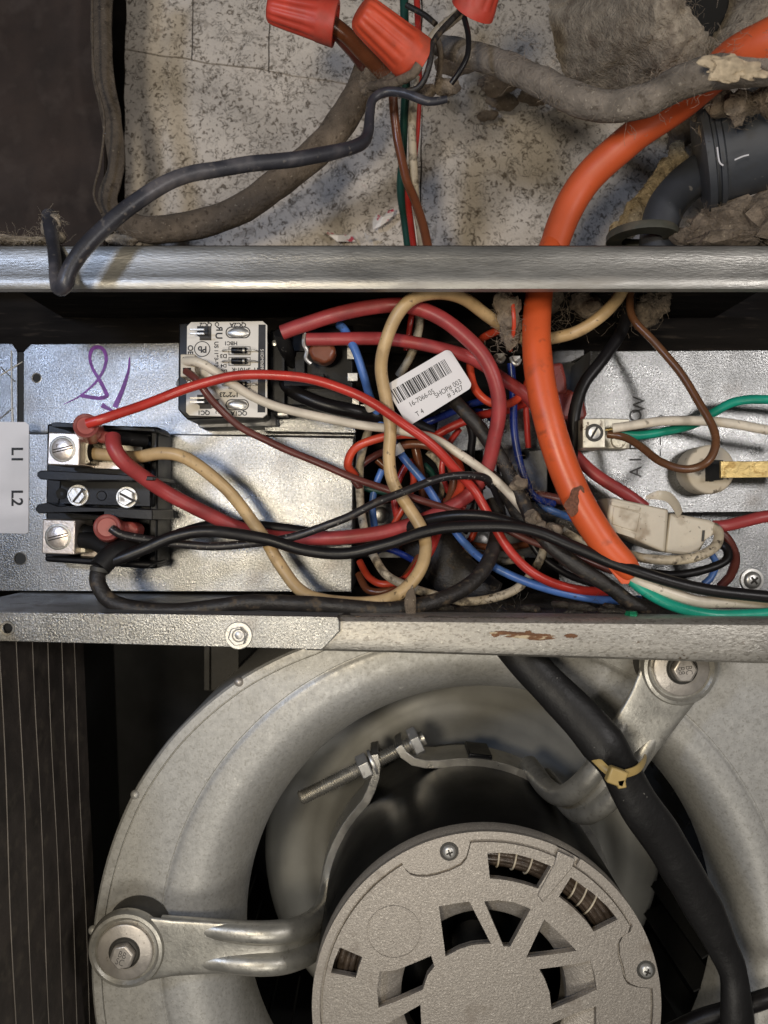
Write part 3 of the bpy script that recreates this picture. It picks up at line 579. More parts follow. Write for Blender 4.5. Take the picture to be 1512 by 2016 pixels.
for q in ([(1204, 987), (1262, 999), (1260, 1007), (1203, 994)], [(1198, 1036), (1252, 1052), (1250, 1060), (1196, 1043)]):
    MB().prism(q, 310.2, 312).build('guide_rib', nylon, pc, bevel=.3)
for q in ([(1208, 996), (1262, 1010), (1254, 1048), (1204, 1032)],): MB().prism(q, 310.6, 312).build('raised_pad', nylon, pc, bevel=.5)
MB().tube([P(1272, 980, 305), P(1296, 975, 303), P(1316, 979, 305), P(1330, 994, 309), P(1338, 1012, 313)], [.6, 2.0, 2.2, 2.2, 2.2], 10, 6, flat=.3).build('latch', nylon, pc)
for q in ([(1384, 1044), (1388, 1044), (1386, 1066), (1382, 1066)],): MB().prism(q, 312.4, 313.5).build('seam', grommet_m, pc)
tg = thing('barcode_tag', 'white barcode tag reading SHOP# 003 among the red wires', 'tag', P(840, 838, 319))
TO = Vector((757, 760)); th = math.radians(-30.5); U = Vector((math.cos(th), math.sin(th))); V = Vector((-math.sin(th), math.cos(th)))
def tp(u, v): q = TO+U*u+V*v; return (q.x, q.y)
rc = []
for cx_, cy_, a0 in ((136, 12, -90), (138, 78, 0)):
    for i in range(7): a = math.radians(a0+90*i/6); rc.append(tp(cx_+12*math.cos(a), cy_+12*math.sin(a)+(0)))
tagpoly = [tp(0, 0)]+rc[:7]+[tp(150, 70)]+rc[8:]+[tp(60, 92), tp(8, 92), tp(0, 84)]
MB().prism(tagpoly, 319, 319.4).build('paper', tag_m, tg)
random.seed(11); u = 6.
while u < 128:
    bw = random.choice((.9, 1.2, 1.2, 2.2, 3.4)); 
    MB().prism([tp(u, 14), tp(u+bw, 14), tp(u+bw, 44), tp(u, 44)], 318.9, 318.98).build('bar', ink, tg); u += bw+random.choice((1., 1.4, 1.8, 2.6))
for t, uu, vv_, h in (('16-7066-05', 52, 57, 10), ('SHOP# 003', 105, 68, 10), ('# 3427', 114, 80, 10), ('T 4', 33, 80, 10)):
    q = tp(uu, vv_); text(t, q[0], q[1], h, 318.9, 30.5, ink, tg, xs=.86, bold=-.004)
pk = thing('red_spade_cover', 'clear red spade terminal cover right of the orange cable', 'terminal', P(1120, 830, 350))
MB().prism([(1084, 716), (1108, 712), (1116, 745), (1118, 775), (1092, 775)], 342, 350).build('neck', pink_pl, pk, bevel=1.5, seg=3)
MB().prism([(1092, 770), (1120, 764), (1150, 782), (1158, 815), (1150, 828), (1104, 826)], 344, 354).build('body', pink_pl, pk, bevel=1.8, seg=3)
sp = thing('spade_pair', 'pair of crimped spade connectors on the navy wire', 'terminal', P(1000, 730, 338))
for x, y in ((985, 703), (1016, 708)):
    MB().tube([P(x-10, y-4, 334), P(x-6, y+6, 333), P(x+2, y+9, 333), P(x+8, y, 334)], .9, 8, 5).build('crimp_roll', steel, sp)
    MB().boxpx(x-9, y-8, x+9, y+4, 334.5, 336).build('blade', steel, sp, bevel=.3)
gs = thing('green_ground_screw', 'small green screw in the grimy compartment floor', 'screw', P(1243, 1218, 300))
MB().lathe([(0, 3.4), (2.1, 3.2), (2.6, 2.2), (2.7, 0.8), (3.6, .5), (3.8, -.5)], P(1243, 1219, 296), axis=(0, 0, 1), seg=6).build('head', green_scr, gs, smooth=False)

# ================================================================ WIRES IN THE CONTROL COMPARTMENT
wire('heavy_red_wire', [(222, 860, 306), (225, 880, 303), (240, 905, 304), (275, 935, 310), (330, 972, 318), (400, 1010, 324), (470, 1040, 329), (540, 1056, 331), (620, 1060, 330), (700, 1055, 329), (770, 1045, 329), (840, 1022, 330), (895, 993, 332), (930, 965, 332), (957, 925, 328), (972, 875, 322), (982, 815, 316), (975, 755, 312), (947, 697, 310), (895, 643, 310), (830, 611, 312), (765, 600, 314), (680, 614, 315), (600, 638, 316), (555, 655, 317)], 29, red_thick, 'heavy dark red wire looping from the L1 pole to the relay stud')
wire('heavy_red_wire', [(604, 668, 320), (680, 667, 320), (770, 668, 322), (860, 683, 322), (930, 708, 325), (990, 745, 330), (1035, 778, 334), (1080, 830, 338), (1130, 893, 337), (1180, 938, 334), (1240, 978, 332), (1270, 1000, 332)], 25, red_thick, 'heavy red wire from the relay passing behind the orange cable to the plug')
wire('red_wire', [(172, 834, 300), (200, 824, 300), (250, 806, 303), (320, 783, 307), (400, 755, 309), (470, 741, 309), (560, 741, 309), (640, 755, 309), (720, 786, 309), (790, 830, 310), (850, 876, 313), (900, 925, 318), (935, 965, 322), (960, 1010, 322), (985, 1055, 320), (1012, 1093, 318), (1050, 1128, 318), (1100, 1152, 320), (1160, 1163, 322), (1215, 1163, 326)], 19, red_thin, 'long bright red wire from the L1 flag terminal across the circuit board')
wire('tan_wire', [(185, 893, 320), (260, 900, 316), (320, 893, 312), (370, 905, 311), (430, 950, 315), (480, 1005, 319), (520, 1060, 320), (550, 1112, 318), (590, 1160, 314), (640, 1182, 309), (720, 1188, 307), (780, 1173, 308), (820, 1135, 311), (836, 1090, 315), (830, 1045, 319), (805, 1000, 321), (775, 950, 321), (765, 900, 320), (770, 840, 318), (762, 790, 317), (750, 730, 313), (756, 680, 308), (780, 622, 305), (820, 586, 304), (870, 577, 306), (920, 592, 312), (970, 630, 322), (1005, 656, 334), (1040, 668, 340), (1080, 668, 336), (1130, 655, 331), (1180, 625, 326), (1215, 590, 326), (1230, 560, 328)], 25, tan, 'thick tan wire winding from the L1 lug past the barcode tag')
wire('white_wire', [(366, 711, 314.5), (395, 716, 311), (450, 750, 313), (500, 780, 316), (560, 805, 318), (640, 822, 320), (720, 838, 323), (780, 846, 325), (850, 862, 326), (905, 893, 325), (960, 935, 323), (1010, 980, 322), (1046, 1022, 324)], 18, whitew, 'white wire plugged into the circuit board running under the tag')
wire('maroon_wire', [(366, 731, 314.5), (390, 750, 311), (425, 795, 313), (470, 838, 317), (530, 870, 320), (600, 900, 323), (690, 940, 326), (750, 960, 327), (830, 985, 328), (910, 1010, 330), (980, 1035, 331), (1050, 1066, 330), (1130, 1095, 330), (1205, 1124, 332)], 14.5, maroon, 'thin maroon wire plugged into the circuit board below the white wire')
wire('blue_wire', [(668, 640, 326), (680, 652, 322), (700, 690, 319), (714, 735, 320), (727, 775, 326), (745, 820, 334), (772, 865, 338), (795, 902, 338), (830, 945, 337), (865, 995, 338), (905, 1055, 336), (950, 1100, 330), (1000, 1132, 325), (1060, 1155, 322), (1130, 1172, 322), (1200, 1181, 324), (1260, 1180, 328)], 16.5, bluew, 'light blue wire diving behind the tan wire and emerging below')
for a, b_, nm in (((723, 782, 327), (731, 806, 331), 'a'), ((778, 876, 336), (788, 893, 336.5), 'b')):
    m_ = wire('wire_sleeve', [a, b_], 21, whitew, 'short white sleeve on the blue wire ' + ('under the relay tab' if nm == 'a' else 'below the barcode tag'), cat='sleeve')
wire('navy_wire', [(1006, 715, 334), (1010, 780, 336), (1013, 850, 338), (1022, 905, 338), (1036, 950, 338), (1052, 978, 338), (1090, 992, 342)], 15, navy, 'navy blue wire hanging from the spade connectors')
wire('blue_jumper', [(830, 836, 342), (880, 815, 344), (930, 795, 346), (985, 780, 348)], 15, navy, 'dark blue jumper wire peeking out below the barcode tag')
wire('printed_black_wire', [(219, 1040, 303), (240, 1052, 303), (290, 1063, 306), (350, 1070, 309), (430, 1074, 311), (520, 1068, 311), (600, 1050, 310), (680, 1020, 309), (740, 991, 309), (810, 960, 311), (870, 940, 313), (920, 934, 316), (960, 945, 322), (980, 980, 330), (990, 1015, 336)], 16.5, blackp, 'thin black printed wire arching from the L2 flag terminal over the tan wire')
wire('black_wire', [(205, 1112, 303), (240, 1098, 303), (290, 1080, 304), (350, 1056, 305), (420, 1046, 306), (520, 1060, 308), (600, 1085, 309), (680, 1090, 309), (760, 1072, 308), (830, 1050, 308), (900, 1038, 307), (980, 1035, 306), (1060, 1048, 305), (1130, 1075, 304), (1220, 1112, 301), (1320, 1145, 299), (1420, 1165, 298), (1580, 1182, 298)], 24, blackw, 'long black wire swinging right across the end of the orange cable')
wire('black_wire', [(350, 1052, 326), (420, 1033, 330), (500, 1034, 333), (600, 1045, 336), (700, 1062, 335), (770, 1050, 333), (830, 1027, 325), (900, 1014, 318), (960, 1018, 315), (1010, 1032, 315), (1060, 1046, 318)], 22, blackw, 'black wire running just behind the heavy red wire and over the plate')
wire('thick_black_wire', [(207, 1105, 306), (196, 1125, 302), (196, 1150, 300), (218, 1181, 299), (262, 1197, 298), (340, 1202, 298), (430, 1193, 298), (500, 1186, 298), (600, 1190, 298), (680, 1198, 298), (760, 1203, 299), (830, 1193, 302), (900, 1165, 308), (945, 1132, 314), (970, 1085, 322), (978, 1035, 330), (970, 985, 336)], 31, blackd, 'thick dusty black wire drooping along the lower rail')
ts = thing('tape_sleeve', 'black taped splice below the L2 lug', 'sleeve', P(230, 1120, 310))
MB().tube([P(196, 1118, 301), P(215, 1098, 304), P(240, 1085, 308), P(262, 1078, 314)], [4.2, 4.6, 4.9, 4.6], 16, 5, wob=.1).build('wrap', black_rubber, ts)
MB().tube([P(158, 1062, 317), P(185, 1066, 314), P(212, 1082, 310), P(240, 1086, 309)], [3.6, 3.6, 3.4, 3.], 14, 5, wob=.05).build('lead', black_rubber, ts)
MB().tube([P(160, 1050, 319), P(200, 1062, 319), P(260, 1070, 319), P(300, 1075, 320)], [4.2, 4.2, 4, 3.], 14, 5, wob=.06).build('lead', black_rubber, ts)
MB().lathe([(3.4, -1.0), (3.9, -.8), (3.9, .8), (3.4, 1.0)], P(197, 1121, 301.4), axis=(.2, .1, 1), seg=20).build('sleeve_rim', grommet_m, ts)
wire('dusty_black_cable', [(890, 785, 330), (915, 812, 326), (955, 857, 326), (990, 905, 326), (1012, 950, 324), (1032, 992, 320), (1050, 1030, 316), (1085, 1075, 312), (1130, 1110, 310), (1190, 1150, 310), (1240, 1186, 310), (1290, 1200, 312)], 29, blackd, 'lint covered black cable slanting from the tag down to the floor', wob=.12)
wire('dusty_black_cable', [(965, 940, 326), (1000, 975, 330), (1025, 1015, 332), (1060, 1045, 330), (1100, 1060, 328)], 34, blackd, 'short lint covered black cable under the speckled white wire', wob=.15)
wire('dirty_white_wire', [(726, 845, 340), (711, 900, 342), (708, 960, 342), (714, 1020, 340), (730, 1080, 334), (758, 1130, 326), (800, 1155, 322), (850, 1172, 320), (920, 1186, 320), (985, 1174, 322), (1030, 1150, 326), (1062, 1105, 332), (1075, 1060, 340)], 17, dirtyw, 'dirty white wire hanging in a loop to the compartment floor', wob=.05)
wire('red_orange_wire', [(700, 938, 338), (685, 915, 334), (700, 882, 331), (745, 862, 329), (800, 854, 328), (850, 861, 327), (885, 885, 327), (906, 922, 330), (905, 960, 334), (890, 988, 338), (868, 1015, 342)], 17, red_org, 'bright red orange wire looping round behind the tan wire')
wire('brown_wire', [(765, 885, 340), (810, 872, 337), (850, 880, 336), (884, 912, 335), (892, 950, 336), (880, 990, 339), (850, 1020, 343)], 17, brownw, 'brown wire curving inside the red orange loop')
wire('brown_wire', [(690, 935, 340), (710, 958, 341), (705, 925, 344), (735, 900, 346), (780, 880, 348)], 14, maroon, 'short maroon tail tucked against the panel edge')
wire('brown_wire', [(815, 870, 348), (822, 900, 348), (830, 940, 350), (836, 985, 352)], 18, brownw, 'brown wire dropping straight behind the blue wire')
wire('red_wire', [(850, 862, 344), (895, 838, 343), (945, 818, 342), (1000, 805, 344), (1040, 790, 348)], 17, red_thin, 'red wire slanting up to the right behind the tag')
wire('red_wire', [(982, 650, 340), (945, 672, 336), (926, 712, 334), (934, 762, 332), (962, 790, 331), (1000, 795, 332), (1030, 772, 336), (1045, 735, 342)], 16, red_org, 'thin red orange ring beside the spade connectors')
wire('red_wire', [(800, 915, 346), (785, 945, 346), (776, 985, 345), (782, 1020, 346)], 14, red_thin, 'short red wire behind the tan wire below its white sleeve')
wire('red_wire', [(862, 1048, 336), (846, 1085, 332), (820, 1120, 330), (800, 1150, 332), (770, 1172, 336)], 17, red_thin, 'red wire dropping beside the tan bend to the floor')
wire('red_wire', [(708, 1105, 344), (728, 1140, 338), (758, 1152, 334), (800, 1140, 336), (826, 1105, 340)], 14, red_org, 'red orange wire curled in the lower panel corner')
wire('brown_wire', [(706, 1130, 348), (725, 1160, 342), (760, 1163, 340), (800, 1135, 342), (830, 1090, 346), (850, 1050, 350)], 15, brownw, 'brown wire curled below the red orange curl')
wire('red_wire', [(1035, 800, 352), (1036, 840, 354), (1040, 880, 358)], 12, red_thin, 'short red wire beside the navy wire')
wire('blue_wire', [(736, 1090, 346), (760, 1080, 345), (800, 1095, 345), (840, 1120, 348)], 13, navy, 'dark blue wire low behind the dirty white wire')
wire('blue_wire', [(752, 925, 350), (738, 960, 350), (732, 1000, 350), (738, 1040, 352)], 14, bluew, 'blue wire falling between tan wire and panel edge')
wire('green_wire', [(700, 955, 350), (740, 966, 350), (790, 970, 352), (850, 940, 354), (835, 915, 356)], 13, dgreen, 'dark green wire crossing low behind the maroon wire')
wire('green_wire', [(872, 1045, 348), (862, 1075, 348), (858, 1100, 350)], 14, dgreen, 'dark green stub below the black wires')
wire('brown_wire', [(890, 1055, 350), (930, 1072, 350), (1000, 1078, 350), (1070, 1062, 352)], 14, brownw, 'brown wire lying flat by the cavity screw')
wire('brown_wire', [(830, 600, 344), (828, 640, 344), (815, 690, 344), (795, 740, 348)], 14, brownw, 'brown wire beside the vertical white wire behind the tag')
wire('white_wire', [(826, 605, 338), (824, 650, 338), (808, 700, 338), (785, 740, 342)], 17, dirtyw, 'dirty white wire dropping behind the two heavy red wires')
wire('red_wire', [(812, 605, 340), (808, 640, 340), (800, 690, 344)], 12, red_thin, 'short red wire left of the dirty white drop')
wire('black_wire', [(540, 745, 337), (590, 775, 331), (650, 800, 330), (720, 815, 333), (790, 828, 338), (850, 850, 344)], 28, blackw, 'thick black wire leaving the relay below the red wire')
wire('black_cable', [(800, 1010, 352), (850, 1075, 348), (900, 1135, 345), (960, 1185, 346)], 95, blackd, 'wide black sleeve lying deep in the cavity floor', cat='sleeve', flat=.5)
wire('black_wire', [(1040, 1058, 338), (1065, 1095, 336), (1110, 1128, 334), (1170, 1150, 334)], 14, blackw, 'thin black wire behind the dusty cable near the floor')
wire('maroon_wire', [(1000, 985, 350), (1050, 975, 346), (1110, 985, 346)], 20, maroon, 'maroon wire crossing behind the orange cable')
wire('blue_wire', [(1058, 985, 345), (1085, 1005, 345), (1130, 1022, 346)], 15, bluew, 'blue wire end beneath the maroon crossing')
wire('red_wire', [(760, 1075, 348), (775, 1035, 346), (800, 990, 345), (815, 950, 347), (808, 905, 350)], 13, red_org, 'thin red orange wire standing between tan wire and blue wire')
wire('red_wire', [(880, 985, 344), (855, 1020, 342), (800, 1045, 342), (750, 1060, 344), (705, 1085, 348)], 15, red_thin, 'thin red wire below the heavy red wire in the cavity')
wire('blue_wire', [(905, 830, 350), (935, 812, 350), (965, 822, 352), (985, 850, 354)], 13, navy, 'navy wire arch above the grey bracket')
wire('brown_wire', [(742, 905, 352), (770, 935, 352), (790, 990, 352), (800, 1040, 354), (790, 1090, 356)], 14, brownw, 'brown wire passing low behind the red orange wire')
wire('green_wire', [(840, 925, 356), (870, 945, 355), (905, 945, 356), (940, 975, 358)], 13, dgreen, 'dark green wire peeking above the maroon wire')
wire('white_wire', [(880, 1100, 352), (905, 1085, 350), (940, 1090, 350), (985, 1105, 352), (1030, 1100, 354)], 14, dirtyw, 'dirty white wire low behind the red and blue pair')
wire('black_wire', [(905, 790, 340), (930, 850, 346), (925, 910, 350), (950, 965, 350)], 16, blackw, 'black wire dropping behind the grey bracket front')
wire('red_wire', [(905, 845, 352), (880, 880, 350), (870, 925, 350), (885, 970, 352), (915, 1000, 354)], 12, red_thin, 'thin red wire bowed deep behind the maroon wire')
wire('white_wire', [(842, 890, 352), (865, 915, 351), (872, 955, 352), (860, 1000, 354)], 12, dirtyw, 'thin dirty white wire deep beside the brown curve')
wire('blue_wire', [(775, 1000, 354), (800, 1020, 353), (835, 1025, 353), (880, 1010, 354), (930, 1030, 356)], 12, bluew, 'thin blue wire sagging deep behind the red knot')
wire('red_wire', [(940, 1030, 350), (925, 1065, 350), (895, 1090, 350), (855, 1100, 352)], 13, red_org, 'thin red orange wire under the black wires by the cavity screws')
wire('black_wire', [(880, 900, 348), (910, 925, 347), (930, 960, 348), (935, 1005, 350), (915, 1050, 352)], 12, blackw, 'thin black wire hanging deep behind the red knot')
# orange cable below the shelf
oc = thing('orange_cable', 'thick orange jacketed cable stripped open above the lower rail', 'cable', P(1100, 1130, 310))
MB().tube([P(1088, 480, 338), P(1068, 540, 330), (P(1060, 590, 322)), P(1056, 655, 315), P(1061, 730, 311), P(1076, 810, 309), P(1102, 900, 308), P(1138, 985, 306), P(1185, 1062, 304), P(1228, 1110, 304), P(1243, 1128, 305)], [5.7, 5.8, 5.9, 6.0, 6.1, 6.2, 6.3, 6.3, 6.1, 5.3, 4.2], 22, 8, wob=.02).build('jacket', orange, oc)
MB().prism([(1190, 1108), (1238, 1112), (1246, 1130), (1238, 1150), (1224, 1150)], 303, 304.2).build('jacket_flap', orange, oc, bevel=.3)
MB().lump(P(1132, 985, 300.4), (3.3, .5, 6.5), .4, .25, 3, Matrix.Rotation(.35, 3, 'Y')).build('scuff', mat('scuffed_brown', (.14, .055, .03), .85, 0, .4, 900, .5, 1500), oc)
wire('white_conductor', [(1235, 1128, 305), (1262, 1145, 304), (1310, 1166, 303), (1370, 1182, 303), (1440, 1186, 305), (1600, 1190, 310)], 24, whitew, 'white conductor leaving the stripped orange cable')
wire('green_conductor', [(1232, 1130, 306), (1262, 1158, 304), (1310, 1187, 301), (1370, 1204, 299), (1440, 1210, 299), (1600, 1200, 302)], 22, greenw, 'green conductor leaving the stripped orange cable')
wire('black_conductor', [(1300, 1172, 308), (1360, 1195, 306), (1440, 1200, 306), (1600, 1196, 309)], 18, blackw, 'black conductor squeezed between the white and green conductors')
# right hand wires
wire('copper_brown_wire', [(1243, 540, 335), (1240, 590, 330), (1250, 632, 326), (1290, 676, 322), (1340, 737, 318), (1380, 800, 313), (1405, 850, 309), (1405, 885, 306), (1385, 912, 305), (1345, 922, 308), (1300, 908, 314), (1262, 880, 322), (1230, 862, 328), (1196, 855, 331)], 15.5, copperw, 'glossy copper brown wire looping down to the ground lug')
wire('white_wire', [(1206, 843, 329), (1280, 833, 325), (1360, 828, 323), (1430, 832, 321), (1512, 845, 318), (1620, 862, 316)], 19, whitew, 'white wire running right from the ground lug')
wire('green_wire', [(1212, 850, 335), (1250, 857, 335), (1310, 848, 334), (1365, 834, 333), (1405, 812, 331), (1450, 791, 329), (1512, 785, 326), (1620, 795, 324)], 18, greenw, 'bright green wire rising right behind the brown loop')
MB().tube([P(1190, 846, 330), P(1208, 844, 329)], .7, 8, 2).build('bare_copper', brass, gl)
wire('black_wire', [(1246, 540, 345), (1238, 600, 342), (1222, 652, 338), (1190, 700, 335), (1152, 752, 334), (1132, 810, 333), (1126, 870, 334), (1124, 940, 338), (1128, 1000, 345)], 24, blackw, 'black wire hanging beside the airflow panel edge')
wire('red_wire', [(1405, 1036, 324), (1430, 1034, 321), (1470, 1026, 319), (1512, 1017, 318), (1620, 1005, 318)], 24, red_thick, 'red wire leaving the plug connector to the right')
wire('white_wire', [(1404, 1036, 315), (1416, 1050, 312), (1408, 1075, 309), (1370, 1095, 308), (1320, 1103, 309), (1262, 1098, 314), (1200, 1080, 322)], 19, dirtyw, 'dirty white wire curling back under the plug connector')
wire('black_wire', [(1410, 1066, 326), (1430, 1080, 324), (1428, 1103, 322), (1390, 1120, 321), (1330, 1130, 322), (1280, 1128, 326)], 17, blackw, 'black wire curling back below the plug connector')
wire('red_wire', [(1412, 1040, 330), (1436, 1068, 330), (1448, 1100, 332), (1440, 1132, 335), (1418, 1155, 338)], 18, maroon, 'dark red wire bowing down from the plug connector')
wire('blue_wire', [(1400, 1090, 338), (1412, 1110, 338), (1402, 1135, 338), (1385, 1150, 338)], 13, bluew, 'short blue wire curling below the plug connector')
wire('dirty_white_wire', [(1100, 1040, 330), (1135, 1058, 328), (1170, 1076, 328), (1220, 1092, 330)], 16, dirtyw, 'dirty white wire passing behind the stripped orange end')
wire('dirty_white_wire', [(1160, 1012, 334), (1182, 1000, 330), (1205, 990, 326)], 15, dirtyw, 'short cream wire entering the left end of the plug connector')
kn = thing('grimy_splice', 'grimy lint caked splice hanging under the shelf left of the orange cable', 'lint', P(1000, 700, 325))
MB().lump(P(1000, 610, 318), (6, 5, 8), .5, .18).lump(P(1005, 650, 322), (4.5, 4, 8), .5, .2).build('clump', lint_m, kn)
MB().tube([P(1008, 585, 314), P(1012, 640, 315), P(1005, 690, 325)], .9, 8, 4).build('red_thread', red_org, kn)
MB().hairs([P(1000+random.uniform(-25, 30), random.uniform(585, 690), 316) for _ in range(40)], 90, 7).build('fibres', hair_m, kn, kind='stuff')
lt = MB()
for x, y in ((1075, 590), (1160, 600), (1265, 620), (1290, 600)): lt.lump(P(x, y, 350), (7, 5, 6), .6, .15)
lt.hairs([P(random.uniform(1060, 1310), random.uniform(575, 650), 340) for _ in range(60)], 140, 9)
lt.build('hanging_lint', lint_m, None, label='dark lint hanging under the shelf right of the orange cable', cat='lint', kind='stuff')
lt = MB()
for _ in range(26): x = random.uniform(720, 1260); lt.lump(P(x, 1192+random.uniform(-6, 22), 308)+Vector((0, 0, -1)), (random.uniform(2, 6), 2.5, 1.3), .6, .2, 2)
lt.hairs([P(random.uniform(700, 1300), random.uniform(1180, 1215), 303) for _ in range(80)], 160, 5)
lt.build('floor_debris', grime, None, label='dark grimy debris along the compartment floor', cat='debris', kind='stuff')
lt = MB().lump(P(808, 1190, 296), (2.4, 1.5, 7), .35, .25)
lt.build('dried_scrap', dustycable, None, label='small brown dried scrap hanging on the thick black wire', cat='scrap')
kl = MB()
for (x, y) in ((1060, 1035), (1075, 1050), (1090, 1042), (1050, 1020), (1020, 950)): kl.lump(P(x, y, 314), (4, 3, 3), .6, .25, 2)
kl.hairs([P(random.uniform(980, 1110), 0, 0) if False else P(1000+t*1.1, 905+t*1.35, 318) for t in range(0, 110, 4)], 150, 4, .05, 5)
kl.build('cable_lint', lint_m, None, label='brown lint caught where the dusty black cables cross', cat='lint', kind='stuff')

# ================================================================ UPPER CHAMBER CABLES
orange_up = mat('orange_jacket_upper', (.62, .105, .032), .5, 0, .1, 40, .1, 900, [dict(sc=30, lo=.55, hi=.75, col=(.38, .07, .03), a=.5), specks(.6, 200, .68, .74, (.2, .06, .03), 40, .55, .65)])
wire('orange_conduit', [(1640, 20, 262), (1540, 70, 268), (1450, 112, 280), (1390, 160, 296), (1330, 215, 312), (1240, 272, 325), (1172, 335, 333), (1125, 402, 338), (1096, 470, 338), (1085, 520, 338)], [95, 88, 76, 66, 60, 62, 62, 60, 57, 56], orange_up, 'orange jacketed cable curving down over the insulation to the rail', cat='cable', seg=22)
wire('grey_wire', [(98, 425, 300), (102, 470, 290), (108, 510, 282), (112, 548, 277), (116, 566, 275), (126, 560, 272), (140, 528, 272), (182, 470, 274), (260, 402, 278), (350, 352, 284), (450, 328, 290), (560, 316, 296), (650, 302, 304), (708, 284, 310), (724, 262, 313), (728, 222, 315), (734, 195, 316), (760, 182, 316), (800, 186, 314), (840, 200, 312), (880, 195, 312)], [30, 26, 24, 26, 30, 32, 32, 32, 32, 31, 30, 30, 29, 26, 22, 19, 18, 18, 18, 17, 14], greyblue, 'dusty grey wire bending over the top rail', wob=.06)
wire('dusty_brown_cable', [(722, 128, 352), (706, 180, 352), (682, 222, 354), (640, 282, 358), (560, 352, 362), (470, 412, 364), (390, 442, 364), (310, 452, 364), (262, 444, 366), (228, 420, 368)], [46, 56, 58, 58, 56, 55, 54, 52, 50, 46], dustycable, 'thick dusty brown cable sweeping in a curve over the insulation', cat='cable', wob=.08)
strap_m = mat('strap_dark', (.095, .074, .054), .95, 0, .3, 120, .9, 500, [dict(sc=300, lo=.55, hi=.7, col=(.028, .02, .014), a=.8), dict(sc=600, lo=.66, hi=.70, col=(.22, .18, .13), a=.7)], dist=.0012)
wire('dusty_strap', [(204, -80, 362), (200, 60, 362), (203, 140, 362), (218, 230, 362), (228, 320, 362), (214, 392, 362), (228, 440, 362)], [44, 40, 42, 40, 34, 38, 40], strap_m, 'dusty flat brown cable hanging along the dark cabinet wall', cat='cable', wob=.12, flat=.5)
wire('thin_strap_edge', [(184, -80, 350), (181, 60, 350), (186, 150, 350), (205, 235, 350), (196, 320, 350), (184, 380, 350), (200, 420, 352)], 5, strap_m, 'thin lint string along the dusty flat cable', cat='string')
dusty_grey = mat('cable_dusty_grey', (.20, .17, .138), .95, 0, .3, 120, .9, 500, [dict(sc=300, lo=.58, hi=.7, col=(.09, .07, .052), a=.8), dict(sc=600, lo=.64, hi=.70, col=(.42, .37, .30), a=.7)], dist=.0012)
wire('dusty_grey_cable', [(862, 88, 345), (940, 112, 332), (1020, 138, 318), (1100, 182, 306), (1180, 208, 298), (1260, 200, 292), (1340, 165, 286), (1430, 138, 280), (1520, 124, 274), (1660, 110, 268)], [38, 48, 54, 58, 60, 62, 64, 68, 74, 78], dusty_grey, 'thick lint coated cable crossing over the orange conduit', cat='cable', seg=24, wob=.16)
torn_m = mat('torn_pale_foam', (.46, .37, .25), .9, 0, .3, 300, .9, 600, [dict(sc=260, lo=.56, hi=.66, col=(.22, .17, .11), a=.7)])
MB().lump(P(1440, 138, 266.5), (11, 1.6, 4.2), .7, .16, 4, Matrix.Rotation(.2, 3, 'Y')).build('torn_jacket', torn_m, None, label='torn yellowish foam patch on the lint coated cable', cat='foam')
# wire nuts
def nut(name, tip, mouth, r0, r1, m, label, ribs=12):
    a, b = P(*tip), P(*mouth); ax = b-a; L_ = ax.length; ax.normalize()
    t = thing(name, label, 'wire nut', b)
    e = Vector((0, 0, 1)) if abs(ax.z) < .9 else Vector((1, 0, 0)); u = (e-ax*e.dot(ax)).normalized(); v = ax.cross(u)
    seg = ribs*6; prof = [(0, 0), (.75, 0), (.92, .03), (1, .10), (1.02, .25), (1.03, .55), (1.04, .72), (1.05, .74), (1.05, .99), (1.0, 1.0), (.86, 1.0), (.8, .85), (0, .84)]
    vv = []; fs = []
    for (k, h) in prof:
        for i in range(seg):
            an = 2*math.pi*i/seg; rr = (r0+(r1-r0)*h)*k
            if .02 < h < .73 and k > .8: rr *= 1-.09*(0.5+.5*math.cos(an*ribs))**2*(1 if .08 < h < .6 else .3)
            vv.append(a+ax*L_*h+u*math.cos(an)*rr+v*math.sin(an)*rr)
    for j in range(len(prof)-1):
        for i in range(seg): fs.append((j*seg+i, (j)*seg+(i+1) % seg, (j+1)*seg+(i+1) % seg, (j+1)*seg+i))
    finish('shell', vv, fs, m, t, angle=50); return t
nut('wire_nut', (528, 14, 320), (662, 48, 322), 6.2, 8.6, red_nut, 'red wire nut on the brown wires over the insulation')
nut('wire_nut', (708, 22, 300), (822, 122, 316), 7.0, 9.6, orange_nut, 'ribbed orange wire nut pointing down to the dirty splice')
nut('wire_nut', (965, -60, 300), (930, 22, 312), 7.0, 9.0, red_nut, 'red wire nut above the black hooked wires')
wire('brown_lead', [(648, 42, 322), (680, 70, 326), (708, 100, 332), (738, 128, 338), (760, 150, 342)], 30, brownw, 'brown lead coming out of the red wire nut')
wire('brown_lead', [(650, 50, 326), (690, 96, 334), (716, 128, 344)], 26, maroon, 'darker brown lead beside the first in the red wire nut')
wire('tan_lead', [(825, 128, 306), (812, 150, 308), (780, 162, 314), (745, 168, 322), (725, 172, 330)], 18, dustycable, 'dusty tan lead under the orange wire nut')
wire('tan_lead', [(925, 12, 312), (890, 38, 316), (862, 62, 320), (845, 85, 322)], 20, dirtyw, 'dirty cream lead from the upper red wire nut')
wire('dark_lead', [(906, 22, 312), (872, 56, 310), (853, 85, 308), (848, 120, 308), (836, 155, 310), (820, 175, 312), (790, 182, 314)], 12, blackd, 'dark lead curling round the orange wire nut')
wire('dark_lead', [(862, 78, 316), (868, 110, 320), (866, 140, 324), (860, 170, 328)], 12, dustycable, 'short dusty lead hooked beneath the upper red nut')
wire('dark_hook', [(914, 35, 308), (922, 70, 306), (920, 110, 306), (905, 142, 307), (888, 165, 309)], 11, blackw, 'black hooked wire ending in a bare tip')
